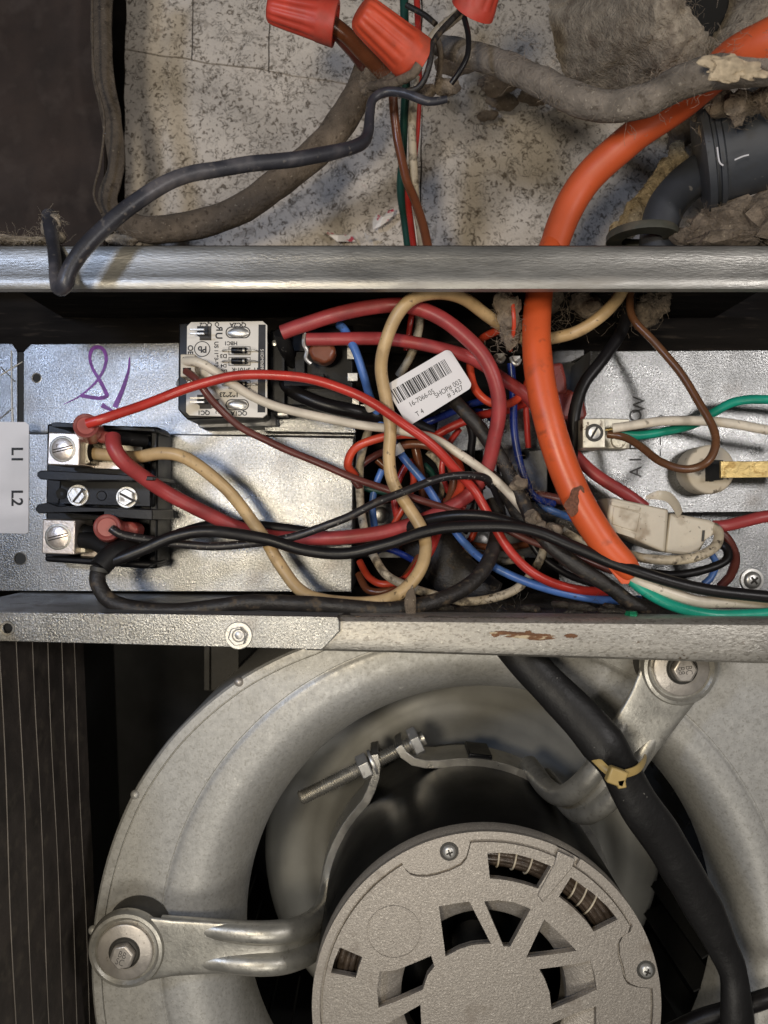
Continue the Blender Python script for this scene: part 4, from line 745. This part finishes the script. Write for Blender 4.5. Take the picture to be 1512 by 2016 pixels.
wire('dark_lead', [(800, 10, 336), (835, 30, 334), (858, 48, 332)], 11, blackd, 'thin dark wire passing behind the orange nut')
wire('drop_wire_brown', [(772, 170, 345), (778, 230, 350), (784, 290, 354), (798, 350, 355), (822, 405, 352), (840, 475, 346), (846, 520, 342)], 18, brownw, 'brown drop wire running down to the rail')
wire('drop_wire_green', [(790, -60, 352), (796, 20, 352), (800, 140, 356), (796, 230, 360), (793, 310, 362), (790, 370, 362), (797, 430, 360), (805, 500, 358)], 17, dgreen, 'dark green drop wire mostly behind the brown drop wire')
wire('drop_wire_white', [(818, 150, 352), (812, 230, 356), (811, 310, 358), (816, 370, 357), (825, 430, 355), (834, 510, 352)], 17, dirtyw, 'cream drop wire between the brown and red drop wires')
wire('drop_wire_red', [(818, -60, 354), (822, 60, 355), (826, 160, 358), (822, 240, 361), (814, 310, 363), (803, 370, 362), (808, 430, 357), (818, 510, 354)], 13, red_thin, 'red drop wire crossing behind the cream drop wire')
# grey conduit fitting with elbow and locknut
ft = thing('conduit_fitting', 'dark grey conduit fitting buried in lint at the cabinet edge', 'conduit', P(1450, 400, 320))
c0 = P(1376, 312, 336); ax = (P(1640, 232, 318)-c0).normalized()
MB().lathe([(0, 0), (22.5, 0), (24.6, .6), (24.6, 3.4), (23.2, 4), (22.2, 4.2), (22.2, 5.4), (23.6, 5.8), (23.6, 7.6), (22, 8.2), (21.4, 8.6), (21.4, 70), (0, 70)], c0, axis=ax, seg=56).build('body', grey_pvc, ft)
MB().tube([P(1440, 312, 352), P(1385, 338, 352), P(1340, 372, 352), P(1308, 415, 352), P(1296, 470, 352), P(1294, 540, 352)], [9.2, 9.2, 9, 8.8, 8.6, 8.6], 22, 7).build('elbow', grey_pvc, ft)
MB().lathe([(9, 2.2), (15.5, 2.0), (16, 1.2), (16, -1.6), (9, -2)], P(1264, 466, 345), axis=(0, 0, 1), seg=40).build('locknut', olive, ft)
for q in ([(1412, 290), (1416, 318), (1424, 326)], [(1446, 315), (1462, 308), (1474, 305)]):
    MB().tube([P(x, y, 309-(x-1412)*.035) for x, y in q], .35, 6, 3).build('scrape', label_m, ft)
# foam wrapped pipe, top right
fp = thing('insulated_pipe', 'lint covered foam pipe sleeve with black open mouth', 'pipe', P(1400, 60, 330))
pa0 = P(1438, -30, 300); axp = Vector((-.34, .86, .36)).normalized(); b = MB()
b.lathe([(19, 46), (19, 20), (19, 8), (19.2, 4), (20, 0), (21.5, -1), (23, -1.5), (25.5, -1.8), (28, -1.8), (30, -1.5), (32, -.6), (34, 1), (35, 3.5), (35.5, 6), (36, 10), (36, 15), (36, 20), (36, 25), (36, 30), (36, 36), (36, 45), (36, 60), (36, 75)], pa0, axis=axp, seg=144)
vv = []
for v in b.v: vv.append(v+Vector((noise.noise(v*.09), noise.noise(v*.09+Vector((7, 0, 0))), noise.noise(v*.09+Vector((0, 5, 0)))))*3.4+Vector((noise.noise(v*.4), noise.noise(v*.4+Vector((3, 0, 0))), noise.noise(v*.4+Vector((0, 8, 0)))))*1.3)
finish('foam_sleeve', vv, b.f, lint_pale, fp)
MB().lathe([(0, 20), (18.2, 20), (18.2, 60)], pa0, axis=axp, seg=40).build('dark_core', inner_dark, fp)
e1 = axp.cross(Vector((0, 0, 1))).normalized(); e2 = axp.cross(e1)
MB().hairs([pa0+(e1*math.cos(a)+e2*math.sin(a))*random.uniform(19, 35) for a in [random.uniform(0, 6.28) for _ in range(400)]], 1400, 5, .04).build('fibres', hair_m, fp, kind='stuff')
b = MB()
for i in range(18): t = i/17; b.lump(P(1222+t*112+random.uniform(-8, 8), 455-t*150+random.uniform(-8, 8), 366+random.uniform(-2, 2)), (4.6, 3, 5.6), .5, .2, 2)
b.build('foam_strip', foam_m, None, label='torn yellow foam strip beside the grey elbow', cat='foam')
def lintpile(label, spots, nh, hl, m=lint_m, name='lint_clump', hm=None):
    b = MB(); hp = []
    for (x, y, d, sx, sz) in spots:
        b.lump(P(x, y, d), (sx, sx*.6, sz), .6, .13, 3)
        for _ in range(12): hp.append(P(x, y, d)+Vector((random.uniform(-sx, sx), -sx*.5, random.uniform(-sz, sz))))
    b.hairs(hp, nh*2, hl*.8, .045, 2.)
    b.build(name, m, None, label=label, cat='lint', kind='stuff')
MB().hairs([P(862+t*78, y0, d0)+Vector((0, -4, random.uniform(-7, 7))) for t, (y0, d0) in enumerate([(88, 345), (112, 332), (138, 318), (182, 306), (208, 298), (200, 292), (165, 286), (138, 280), (124, 274)]) for _ in range(6)], 420, 7, .06, 9.).build('cable_fuzz', hair_m, None, label='fine fuzz standing off the lint coated cable', cat='lint', kind='stuff')
lintpile('brown lint heap under the grey conduit fitting', [(1400, 440, 340, 9, 7), (1450, 440, 335, 12, 9), (1510, 430, 330, 12, 10), (1370, 462, 338, 9, 4), (1430, 470, 322, 14, 4), (1560, 440, 325, 14, 9)], 360, 9)
lintpile('torn lint hanging over the top of the grey fitting', [(1372, 205, 322, 5, 7), (1388, 240, 318, 3, 8), (1420, 200, 306, 7, 5), (1470, 205, 298, 8, 5), (1452, 232, 300, 3, 5), (1520, 195, 292, 9, 6)], 240, 8)
lintpile('dusty lint around the orange nut splice', [(742, 172, 330, 6, 4), (770, 168, 328, 5, 4), (840, 180, 322, 5, 3), (880, 172, 322, 6, 3), (725, 150, 345, 5, 7)], 200, 7)
lintpile('grey lint on the rail end by the grey wire', [(100, 440, 298, 4, 4), (112, 468, 296, 4, 3), (240, 470, 296, 6, 2), (60, 472, 296, 7, 1.2), (20, 474, 296, 8, 1.3)], 160, 6, lint_pale)
lintpile('dark lint lining the insulation below the crossing cable', [(900, 125, 385, 10, 4), (980, 165, 390, 10, 5), (1060, 190, 395, 10, 4), (990, 200, 408, 8, 4), (960, 225, 412, 5, 3), (1250, 140, 400, 16, 12), (1345, 250, 395, 10, 12), (1180, 80, 410, 14, 9)], 220, 9, dustycable)
for pts, lb in (([(741, 420), (752, 428), (764, 414), (778, 408), (774, 424), (762, 436), (748, 446), (734, 450), (733, 434)], 'torn white and red foil scrap on the lower insulation'),
                ([(636, 452), (660, 460), (692, 462), (700, 474), (664, 476), (648, 464)], 'long torn foil scrap by the top rail'), ([(716, 456), (728, 464), (740, 468), (722, 474)], 'tiny foil crumb between the larger foil scraps')):
    pl = [P(x, y, 412) for x, y in pts]; cxm = sum((p for p in pl), Vector())/len(pl)
    vv = [cxm+Vector((0, -1.2, 0))]+[p+Vector((0, random.uniform(-1, 1.5), 0)) for p in pl]; n = len(pl)
    vv += [v+Vector((0, .25, 0)) for v in vv]; k = n+1
    fs = [(0, 1+i, 1+(i+1) % n) for i in range(n)]+[(k, k+1+(i+1) % n, k+1+i) for i in range(n)]+[(1+i, k+1+i, k+1+(i+1) % n, 1+(i+1) % n) for i in range(n)]
    finish('foil_scrap', vv, fs, foil_m, None, label=lb, cat='foil', smooth=False)

# ================================================================ BLOWER COMPARTMENT
AX = P(958, 1981, 300).x; AZ = P(958, 1981, 300).z
def A(d): return Vector((AX, d, AZ))
# side wall with vertical seams, back wall
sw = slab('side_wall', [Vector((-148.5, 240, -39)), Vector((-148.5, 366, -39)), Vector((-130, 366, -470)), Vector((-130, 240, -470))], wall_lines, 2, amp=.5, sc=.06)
slab('added_dark_recess', [Vector((-190, 366, -39)), Vector((-190, 520, -39)), Vector((-175, 520, -470)), Vector((-175, 366, -470))], inner_dark, 2)  # black recess made up so the wall falls into shade farther back
for i in range(6):
    y = 287+i*13.5
    MB().tube([Vector((-148.3+(-39-z)*.0429, y+.6*math.sin(z*.05+i), z)) for z in range(-40, -460, -16)], .2, 6, 2).build('seam', rib_m, sw)
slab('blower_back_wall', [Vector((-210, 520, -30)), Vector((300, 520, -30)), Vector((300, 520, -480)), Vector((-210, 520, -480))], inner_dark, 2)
slab('blower_floor', [Vector((-150, 300, -470)), Vector((300, 300, -470)), Vector((300, 520, -470)), Vector((-150, 520, -470))], dark_wall, 1.5)
slab('blower_ceiling', [Vector((-210, 520, -46)), Vector((300, 520, -46)), Vector((300, 300, -46)), Vector((-210, 300, -46))], dark_wall, 1.5)
vb = thing('corner_bracket', 'grey vertical bracket behind the top left of the blower', 'bracket', P(430, 1345, 400))
MB().boxpx(402, 1270, 412, 1360, 398, 404).build('edge', grommet_m, vb, bevel=.4)
MB().boxpx(412, 1270, 470, 1360, 402, 404).build('plate', grommet_m, vb, bevel=.4)
# housing
bh = thing('blower_housing', 'grey sheet metal blower scroll with rounded inlet ring', 'blower', A(345)+Vector((0, 0, -180)))
DH = 338.
def Rsc(t):                                  # scroll outline radius (mm) by angle
    t = t % 360
    tab = [(0, 330), (40, 300), (75, 230), (95, 170), (108, 157), (118, 158), (131, 163.5), (145, 168.5), (155, 171), (174, 173.5), (200, 177), (240, 186), (290, 230), (330, 320), (360, 330)]
    for (a, r), (b, q) in zip(tab, tab[1:]):
        if a <= t <= b: r = r+(q-r)*(t-a)/(b-a); break
    s_ = math.sin(math.radians(t))
    if s_ > .05: r = min(r, (AZ*-1-56)/s_)
    if s_ < -.05: r = min(r, 150/-s_)
    return r
nseg = 180; prof = []   # (type, value, depth): 'o' = offset from the outline, 'r' = radius, 'm' = blend
prof = [('o', 0, 132), ('o', .0, 3.2), ('o', .5, 1.2), ('o', 1.6, .2), ('o', 3.2, 0), ('o', 5.2, .0), ('o', 5.35, 1.2), ('o', 5.85, 1.2), ('o', 6.0, 0), ('b', .5, 0), ('r', 143.6, 0), ('r', 143.2, .5), ('r', 142.6, .4), ('r', 141.8, -.2), ('r', 140.6, -.5), ('r', 139.2, -.6)]
for i in range(1, 13):
    a = math.pi/2*i/12; prof.append(('r', 139.2-25.2*math.sin(a)**.92, -.6+25*math.sin(a)**.92**1*math.sin(a)**1.9 if a < 1.2 else -.6+25*(math.sin(a)**2.82)+((i-9)/3)**2*4))
prof += [('r', 114.1, 28), ('r', 114.8, 30), ('r', 116.4, 29), ('r', 135, 14)]
vv = []; fs = []
for (ty, val, dep) in prof:
    for k in range(nseg):
        t = 360*k/nseg; a = math.radians(t); R_ = Rsc(t); r0 = min(143.6, R_-.9)
        if ty == 'o': r = max(R_-val, r0+.2*(7-val)/7)
        elif ty == 'b': r = (max(R_-6.6, r0+.1)+r0)/2
        else: r = min(val, R_-.9-(143.8-val)*.02)
        vv.append(A(DH+dep)+Vector((math.cos(a)*r+(5.5*min(1, max(0, (142-val)/27)) if ty == 'r' else 0), 0, math.sin(a)*r)))
for j in range(len(prof)-1):
    for k in range(nseg): fs.append((j*nseg+k, j*nseg+(k+1) % nseg, (j+1)*nseg+(k+1) % nseg, (j+1)*nseg+k))
finish('scroll_shell', vv, fs, blower_m, bh, angle=32)
for x, y in ((470, 1343), (266, 1565), (183, 1832)):
    MB().lathe([(0, -1.5), (1.1, -1.3), (1.9, -.5), (2.2, .3)], P(x, y, DH), seg=16).build('rivet', washer_m if y < 1400 else blower_m, bh)
# fan wheel seen through the inlet
fw = thing('fan_wheel', 'grey fan wheel plate inside the blower inlet', 'fan wheel', A(440)+Vector((0, 0, -112)))
MB().lathe([(20, 2), (74, 0), (78, -2.5), (84, -2.8), (88, -1.5), (93, 0.5), (97, -.5), (106, -1), (112, .5), (116, 4), (117, 9)], A(436)+Vector((5, 0, 0)), seg=96).build('back_plate', wheel_m, fw)
bl = None
for k in range(44):
    a = 2*math.pi*k/44; c = A(402)+Vector((math.cos(a)*121, 0, math.sin(a)*121)); R_ = Matrix.Rotation(-a-.7, 3, 'Y')
    if bl is None:
        bl = MB().box(c, (12, 72, .8), R_).build('blade', inner_dark, fw)
    else:
        o = bl.copy(); COL.objects.link(o); o.parent = fw; rel = (c-W[fw.name]); base = Matrix.Translation((A(402)+Vector((121, 0, 0))-W[fw.name])*S)
        o.matrix_basis = Matrix.Translation((A(402)-W[fw.name])*S) @ Matrix.Rotation(-a, 4, 'Y') @ Matrix.Translation((A(402)-W[fw.name])*-S)
# motor
mo = thing('blower_motor', 'black blower motor with cast aluminium vented end bell', 'motor', A(340)+Vector((0, 0, -72)))
MB().lathe([(60, 420), (69, 418), (70.5, 410), (70.5, 340), (70.2, 314), (69.6, 309.5), (68, 309), (67, 312), (67, 400)], A(0), seg=96).build('shell', black_paint, mo)
MB().lathe([(0, 346), (52, 346), (66.9, 350)], A(0), seg=48).build('inner_rotor', inner_dark, mo)
MB().lathe([(10, 345.5), (24, 338), (30, 338), (38, 342), (44, 345)], A(0), seg=48).build('rotor_ring', black_paint, mo)
def Z(x, y): return (600+x/2.1, 1620+y/2.1)
def arc_px(r, a0, a1, n, cx=958, cy=1981): return [(cx+r*math.cos(math.radians(a0+(a1-a0)*i/n)), cy-r*math.sin(math.radians(a0+(a1-a0)*i/n))) for i in range(n+1)]
dp = 302.
holes = [[Z(*q) for q in h] for h in (
    [(755, 125), (812, 124), (870, 129), (945, 150), (1020, 180), (990, 230), (965, 272), (915, 256), (860, 242), (810, 234), (765, 230)],
    [(1100, 225), (1190, 290), (1250, 345), (1295, 400), (1195, 450), (1165, 408), (1110, 352), (1050, 305)],
    [(145, 515), (238, 555), (222, 600), (212, 640), (108, 620), (122, 570)],
    [(555, 345), (610, 336), (680, 325), (770, 500), (735, 501), (690, 506), (640, 522), (610, 538), (582, 553)],
    [(742, 325), (800, 320), (870, 330), (934, 356), (850, 512), (822, 512)],
    [(990, 400), (1030, 435), (1075, 478), (1125, 530), (1020, 545), (915, 557)],
    [(968, 605), (1085, 590), (1180, 570), (1198, 625), (1208, 690), (1110, 735), (1020, 772), (1012, 700), (992, 645)],
    [(308, 615), (360, 612), (390, 605), (470, 572), (523, 550), (536, 595), (508, 630), (488, 690), (375, 740), (305, 765), (300, 690)],
    [(300, 850), (395, 800), (478, 752), (482, 832), (496, 890), (400, 980), (340, 930)],
    [(1018, 832), (1110, 790), (1205, 758), (1205, 880), (1160, 990), (1085, 1010), (990, 920), (1008, 880)])]
MB().prism(arc_px(343, 0, 357, 119), dp, dp+3.2, holes=holes).build('end_bell', alu, mo, bevel=.25)
MB().lathe([(47, 304.8), (44.5, 304.9), (35.5, 307.5), (34.2, 308.6), (34, 318)], A(0), seg=72).build('vent_ledge', alu, mo)
MB().lathe([(70.0, dp+.2), (70.3, dp+.6), (70.3, 309), (69, 310)], A(0), seg=96).build('bell_skirt', alu, mo)
lobe1 = [Z(*q) for q in ((400, 163), (412, 186), (432, 205), (462, 213), (505, 213), (545, 205), (600, 187), (645, 165), (668, 138), (676, 110), (682, 84))]
lobe2 = [Z(*q) for q in ((1352, 432), (1346, 452), (1318, 468), (1302, 500), (1304, 545), (1318, 592), (1328, 636), (1345, 664), (1380, 678), (1440, 684))]
def wedge(inner, a0, a1, n=30): return arc_px(344, a0, a1, n)+inner
rim = arc_px(344, 245, 120.8, 60)+arc_px(344, 120, 96.5, 10)+arc_px(344, 96, 66.3, 16)+arc_px(328.5, 66.3, 96, 16)[0:]+[lobe1[i] for i in range(len(lobe1)-1, -1, -1)]+arc_px(328.5, 121.3, 245, 60)
MB().prism(rim, 300, 302.1).build('bell_rim', alu, mo, bevel=.45, seg=3)
rim = arc_px(344, 57.4, 5.5, 30)+arc_px(344, 5, -65, 40)+arc_px(328.5, -65, 5.6, 40)+lobe2[::-1]+arc_px(328.5, 28.5, 57.4, 16)
MB().prism(rim, 300, 302.1).build('bell_rim', alu, mo, bevel=.45, seg=3)
inn = [(958+(x-958)*.982, 1981+(y-1981)*.982) for x, y in lobe1]; inn2 = [(958+(x-958)*.982, 1981+(y-1981)*.982) for x, y in lobe2]
plat = arc_px(323, 245, 121.6, 60)+inn[:-1]+arc_px(323, 95.4, 29.2, 34)+inn2[1:]+arc_px(323, 4.6, -112, 60)
MB().prism(plat, 300.5, 302.05, holes=holes).build('bell_plateau', alu, mo, bevel=.3)
MB().prism([Z(1047, 118), Z(1118, 150), Z(1108, 185), Z(985, 330), Z(962, 300), Z(1030, 175)], 299.9, 300.6).build('cast_boss', alu, mo, bevel=.4)
ringpx(*Z(369, 452), 53.5, 52, 1.5, 300.12).build('cast_ring', alu, mo)
for q in ((597, 118, 20), (1411, 608, 70)):
    x, y = Z(q[0], q[1])
    MB().lathe([(0, -.25), (3.6, -.25), (3.9, .1)], P(x, y, 300), seg=24).build('screw_seat', grommet_m, mo)
    screw(mo, x, y, 13.5, 299.7, 1.7, steel, 'cross', q[2], 'bell_screw')
# winding seen through the windows
MB().lathe([(58+(6.4+.6*abs(math.sin(7*a)))*math.cos(a), 313+(5.4+.6*abs(math.sin(7*a)))*math.sin(a)) for a in [2*math.pi*i/112 for i in range(113)]], A(0), seg=96).build('winding', coil_m, mo)
for an in (84, 77, 70.5, 55, 50, 45, 40, 156):
    c = A(313)+Vector((math.cos(math.radians(an))*58, 0, math.sin(math.radians(an))*58)); er = Vector((math.cos(math.radians(an)), 0, math.sin(math.radians(an)))); ey = Vector((0, 1, 0)); sk = er.cross(ey)*(2.5 if an < 60 else .3)
    MB().tube([c+er*7.3*math.cos(t)+ey*6.3*math.sin(t)+sk*math.cos(t) for t in [2*math.pi*i/16 for i in range(16)]], .38, 6, 2, closed=True).build('lacing', lace_m, mo)
# clamp band
cbn = thing('clamp_band', 'steel clamp band round the motor with tightening bolt', 'clamp', A(390)+Vector((0, 0, -75)))
def strip(pts, y0, y1, th, name, m, par):
    n = len(pts); vv = []; fs = []
    for i, p in enumerate(pts):
        a = pts[max(0, i-1)]; b = pts[min(n-1, i+1)]; t = (b-a).normalized(); nn = Vector((-t.z, 0, t.x))*th/2
        for yy in (y0, y1):
            for s_ in (-1, 1): q = p+nn*s_; vv.append(Vector((q.x, yy, q.z)))
    for i in range(n-1):
        k = 4*i; fs += [(k, k+1, k+5, k+4), (k+2, k+6, k+7, k+3), (k, k+4, k+6, k+2), (k+1, k+3, k+7, k+5)]
    fs += [(0, 2, 3, 1), (4*n-4, 4*n-3, 4*n-1, 4*n-2)]
    return finish(name, vv, fs, m, par, bevel=.3)
pol = lambda r, a: A(0)+Vector((math.cos(math.radians(a))*r, 0, math.sin(math.radians(a))*r))
steel_band = mat('band_steel', (.50, .48, .43), .34, .85, .12, 150, .25, 700, [dirt(.4, 150, .58, .72, (.16, .13, .10))])
LA = [pol(89, 121.4), pol(84, 122.4), pol(79, 125.2), pol(75, 129.5), pol(72.6, 134)]+[pol(72.2, a) for a in range(138, 300, 4)]
RA = [pol(87, 113.0), pol(82, 112.4), pol(77, 110), pol(74, 106), pol(72.4, 101)]+[pol(72.2, a) for a in range(97, -60, -4)]
strip(LA, 377, 399, 4.2, 'left_band', steel_band, cbn); strip(RA, 377, 399, 4.2, 'right_band', steel_band, cbn)
MB().box(A(389)+Vector((math.cos(math.radians(84))*73.5, 0, math.sin(math.radians(84))*73.5)), (12, 20.5, 5), Matrix.Rotation(math.radians(6), 3, 'Y')).build('band_clip', black_pl, cbn, bevel=.6)
b0 = P(590, 1572, 378); b1 = P(835, 1452, 384); bd = (b1-b0).normalized()
pr = [(0, 0), (3.0, .2), (3.6, 1)]; h_ = 1.
while h_ < (b1-b0).length-8: pr += [(3.75, h_+.35), (3.15, h_+.9)]; h_ += 1.2
pr += [(3.7, h_+1), (3.7, (b1-b0).length)]
MB().lathe(pr, b0, axis=bd, seg=24).build('clamp_bolt', steel_band, cbn, smooth=True, angle=60)
nb = MB(); nb.lathe([(0, 0), (6.3, 0), (6.8, .5), (6.8, 5.2), (6.3, 5.7), (0, 5.7)], P(708, 1514, 380), axis=bd, seg=6); nb.build('nut', steel, cbn, smooth=False, bevel=.2)
MB().lathe([(3, 0), (6.6, 0), (6.8, .6), (6.6, 1.4), (3, 1.4)], P(732, 1502, 381), axis=bd, seg=28).build('lock_washer', steel, cbn)
MB().lathe([(0, 0), (7.2, 0), (7.7, .4), (7.7, 4.4), (7.2, 4.9), (0, 4.9)], P(810, 1464, 383), axis=bd, seg=6).build('bolt_head', steel, cbn, smooth=False, bevel=.2)
# mounting arms
def arm(name, label, path, across, widths, ear, par_ang, marks, txt_rot):
    t = thing(name, label, 'mounting arm', P(*ear)+Vector((0, 8, 0)))
    pts = [P(*p) for p in path]; n0 = len(pts); C = []; Wd = []; per = 8
    for i in range(n0-1):
        g_ = lambda k: pts[max(0, min(n0-1, k))]; p0, p1, p2, p3 = g_(i-1), g_(i), g_(i+1), g_(i+2)
        for j in range(per):
            u_ = j/per; C.append(.5*((2*p1)+(p2-p0)*u_+(2*p0-5*p1+4*p2-p3)*u_*u_+(-p0+3*p1-3*p2+p3)*u_**3)); Wd.append(widths[i]+(widths[i+1]-widths[i])*u_)
    C.append(pts[-1]); Wd.append(widths[-1]); n = len(C); sec = []; K = 28
    vv = []; fs = []
    for i, c in enumerate(C):
        T_ = (C[min(n-1, i+1)]-C[max(0, i-1)]).normalized(); a_ = Vector(across); a_ = (a_-T_*a_.dot(T_)).normalized(); nn = T_.cross(a_)
        if i == 0 and nn.y > 0: flip = -1
        elif i == 0: flip = 1
        nn = nn*flip; hh = Wd[i]; dp_ = min(1, max(0, (i/n-.22)/.2))
        ring = []
        for k in range(K+1):
            s_ = -1+2*k/K; edge = math.sqrt(max(0, 1-abs(s_)**6)); hump = math.exp(-((abs(s_)-.56)/.24)**2)
            ring.append((s_*hh, edge*(1.0+dp_*1.5*hump)))
        for k in range(K, -1, -1):
            s_ = -1+2*k/K; edge = math.sqrt(max(0, 1-abs(s_)**6)); hump = math.exp(-((abs(s_)-.56)/.24)**2); ring.append((s_*hh, edge*(-1.2+dp_*1.0*hump)-.01))
        vv += [c+a_*x+nn*y for x, y in ring]
    m_ = 2*(K+1)
    for i in range(n-1):
        for k in range(m_): fs.append((i*m_+k, i*m_+(k+1) % m_, (i+1)*m_+(k+1) % m_, (i+1)*m_+k))
    fs.append(tuple(range(m_))); fs.append(tuple(range((n-1)*m_, n*m_)))
    finish('arm', vv, fs, arm_m, t, angle=60)
    for s_ in (-.60, .60):
        q = []; rr_ = []
        for i in range(5, n, 3):
            T_ = (C[min(n-1, i+1)]-C[max(0, i-1)]).normalized(); a_ = Vector(across); a_ = (a_-T_*a_.dot(T_)).normalized(); nn = T_.cross(a_)*flip
            f_ = min(1, max(0, (i/n-.08)/.34)); f_ = f_*f_*(3-2*f_); q.append(C[i]+a_*s_*Wd[i]-nn*(5.0-f_*5.6)); rr_.append(3.4+1.5*f_)
        MB().tube(q, rr_, 18, 3).build('ridge', arm_m, t)
    c = P(*ear); r = ear[2]/F
    MB().lathe([(0, .4), (57*r, .4), (60*r, -.2), (66*r, -1.6), (72*r, -1.3), (76*r, .2), (76.5*r, 2.2), (70*r, 3), (0, 3)], c, seg=64).build('ear', arm_m, t)
    MB().lathe([(0, 3), (62*r, 3), (66*r, 4.5), (66*r, 17), (60*r, 18.5)], c, seg=48).build('rubber_bush', grommet_m, t)
    MB().lathe([(0, -2.6), (51*r, -2.6), (54*r, -2.2), (54.5*r, -1.2), (54.5*r, .4)], c, seg=48).build('washer', washer_m, t)
    MB().lathe([(28*r, -.9), (29.5*r, -.1)], c+Vector((0, -2.6, 0)), seg=36).build('washer_bore', grommet_m, t)
    a0 = math.radians(par_ang); rr = 25*r
    pl = [c+Vector((math.cos(a0+i*math.pi/3)*rr, 0, math.sin(a0+i*math.pi/3)*rr)) for i in range(6)]
    hx = MB().prism(pl, c.y-6.4, c.y-2.7, world=True).build('hex_head', washer_m, t, bevel=.9, seg=3)
    MB().lathe([(0, -.1), (24*r, -.1), (31*r, .05)], c+Vector((0, -2.7, 0)), seg=40).build('bolt_flange', grommet_m, t)
    ppx = 756+c.x/c.y*F
    a_ = math.radians(txt_rot)
    for s_, (ox, oy) in zip(marks, ((0, -7), (0, 8))):
        d_ = c.y-6.47; x_ = 756+c.x/d_*F+ox*math.cos(a_)-oy*math.sin(-a_)*1.0; y_ = 1008-c.z/d_*F+oy*math.cos(a_)-ox*math.sin(a_)
        text(s_, x_, y_, 13, d_, txt_rot, ink_grey, hx, xs=.8, bold=-.01)
    return t
arm('mounting_arm', 'stamped steel motor arm bolted at the left edge of the blower', [(275, 1868, 320.6), (340, 1866, 321), (420, 1866, 322), (500, 1866, 323.5), (560, 1862, 327), (606, 1846, 337), (634, 1818, 352), (646, 1785, 370), (652, 1755, 385)], (0, 0, 1),
    [14.6, 12.2, 11.2, 11.0, 11.0, 10.8, 10.4, 10, 9.6], (249, 1869, 320), 10, ('BB', 'SC'), -20)
arm('mounting_arm', 'stamped steel motor arm bolted under the lower rail', [(1322, 1336, 320.6), (1290, 1392, 321), (1250, 1452, 322.5), (1206, 1516, 326), (1166, 1562, 332), (1130, 1582, 342), (1098, 1566, 358), (1074, 1536, 374), (1056, 1512, 387)], Vector((1, 0, -.82)).normalized(),
    [14.6, 12.4, 11.4, 11.0, 11.0, 10.8, 10.4, 10, 9.6], (1338, 1314, 320), 0, ('BC', 'B8'), -85)
# black sleeve with tie
bs_ = thing('motor_lead_sleeve', 'black wire sleeve crossing the blower from under the lower rail', 'sleeve', P(1250, 1560, 305))
pts = [(960, 1215, 312), (1032, 1297, 310), (1092, 1362, 307), (1150, 1422, 304), (1186, 1464, 302), (1214, 1506, 302), (1250, 1570, 303), (1296, 1640, 305), (1345, 1720, 307), (1392, 1800, 308), (1424, 1868, 308), (1444, 1920, 307), (1450, 1990, 306), (1452, 2110, 306)]
wd = [74, 76, 78, 82, 88, 76, 78, 80, 80, 74, 60, 54, 62, 70]
MB().tube([P(*p) for p in pts], [w_/2*p[2]/F for w_, p in zip(wd, pts)], 26, 9, flat=.62, wob=.10, wsc=.06).build('sleeve', sleeve_m, bs_)
wire('motor_lead', [(1640, 1925, 318), (1500, 1968, 316), (1430, 1990, 318), (1370, 2010, 322), (1300, 2045, 326)], 34, blackw, 'black motor lead passing behind the sleeve near its bend', wob=.05)
ct = thing('cable_tie', 'yellowed cable tie round the black sleeve', 'cable tie', P(1210, 1545, 298))
MB().tube([P(1160, 1482, 303), P(1176, 1498, 298), P(1200, 1520, 294), P(1224, 1524, 292.5), (P(1252, 1516, 296)), P(1266, 1502, 302), P(1270, 1492, 308)], 1.7, 10, 6, flat=.4, up=(0, -1, 0)).build('strap', tie_m, ct)
MB().box(P(1213, 1528, 290.5), (7, 4, 6.4), Matrix.Rotation(math.radians(20), 3, 'Y')).build('head', tie_m, ct, bevel=.7)
MB().box(P(1222, 1541, 290), (3.4, 3, 3.6), Matrix.Rotation(math.radians(-10), 3, 'Y')).build('tail_stub', tie_m, ct, bevel=.5)
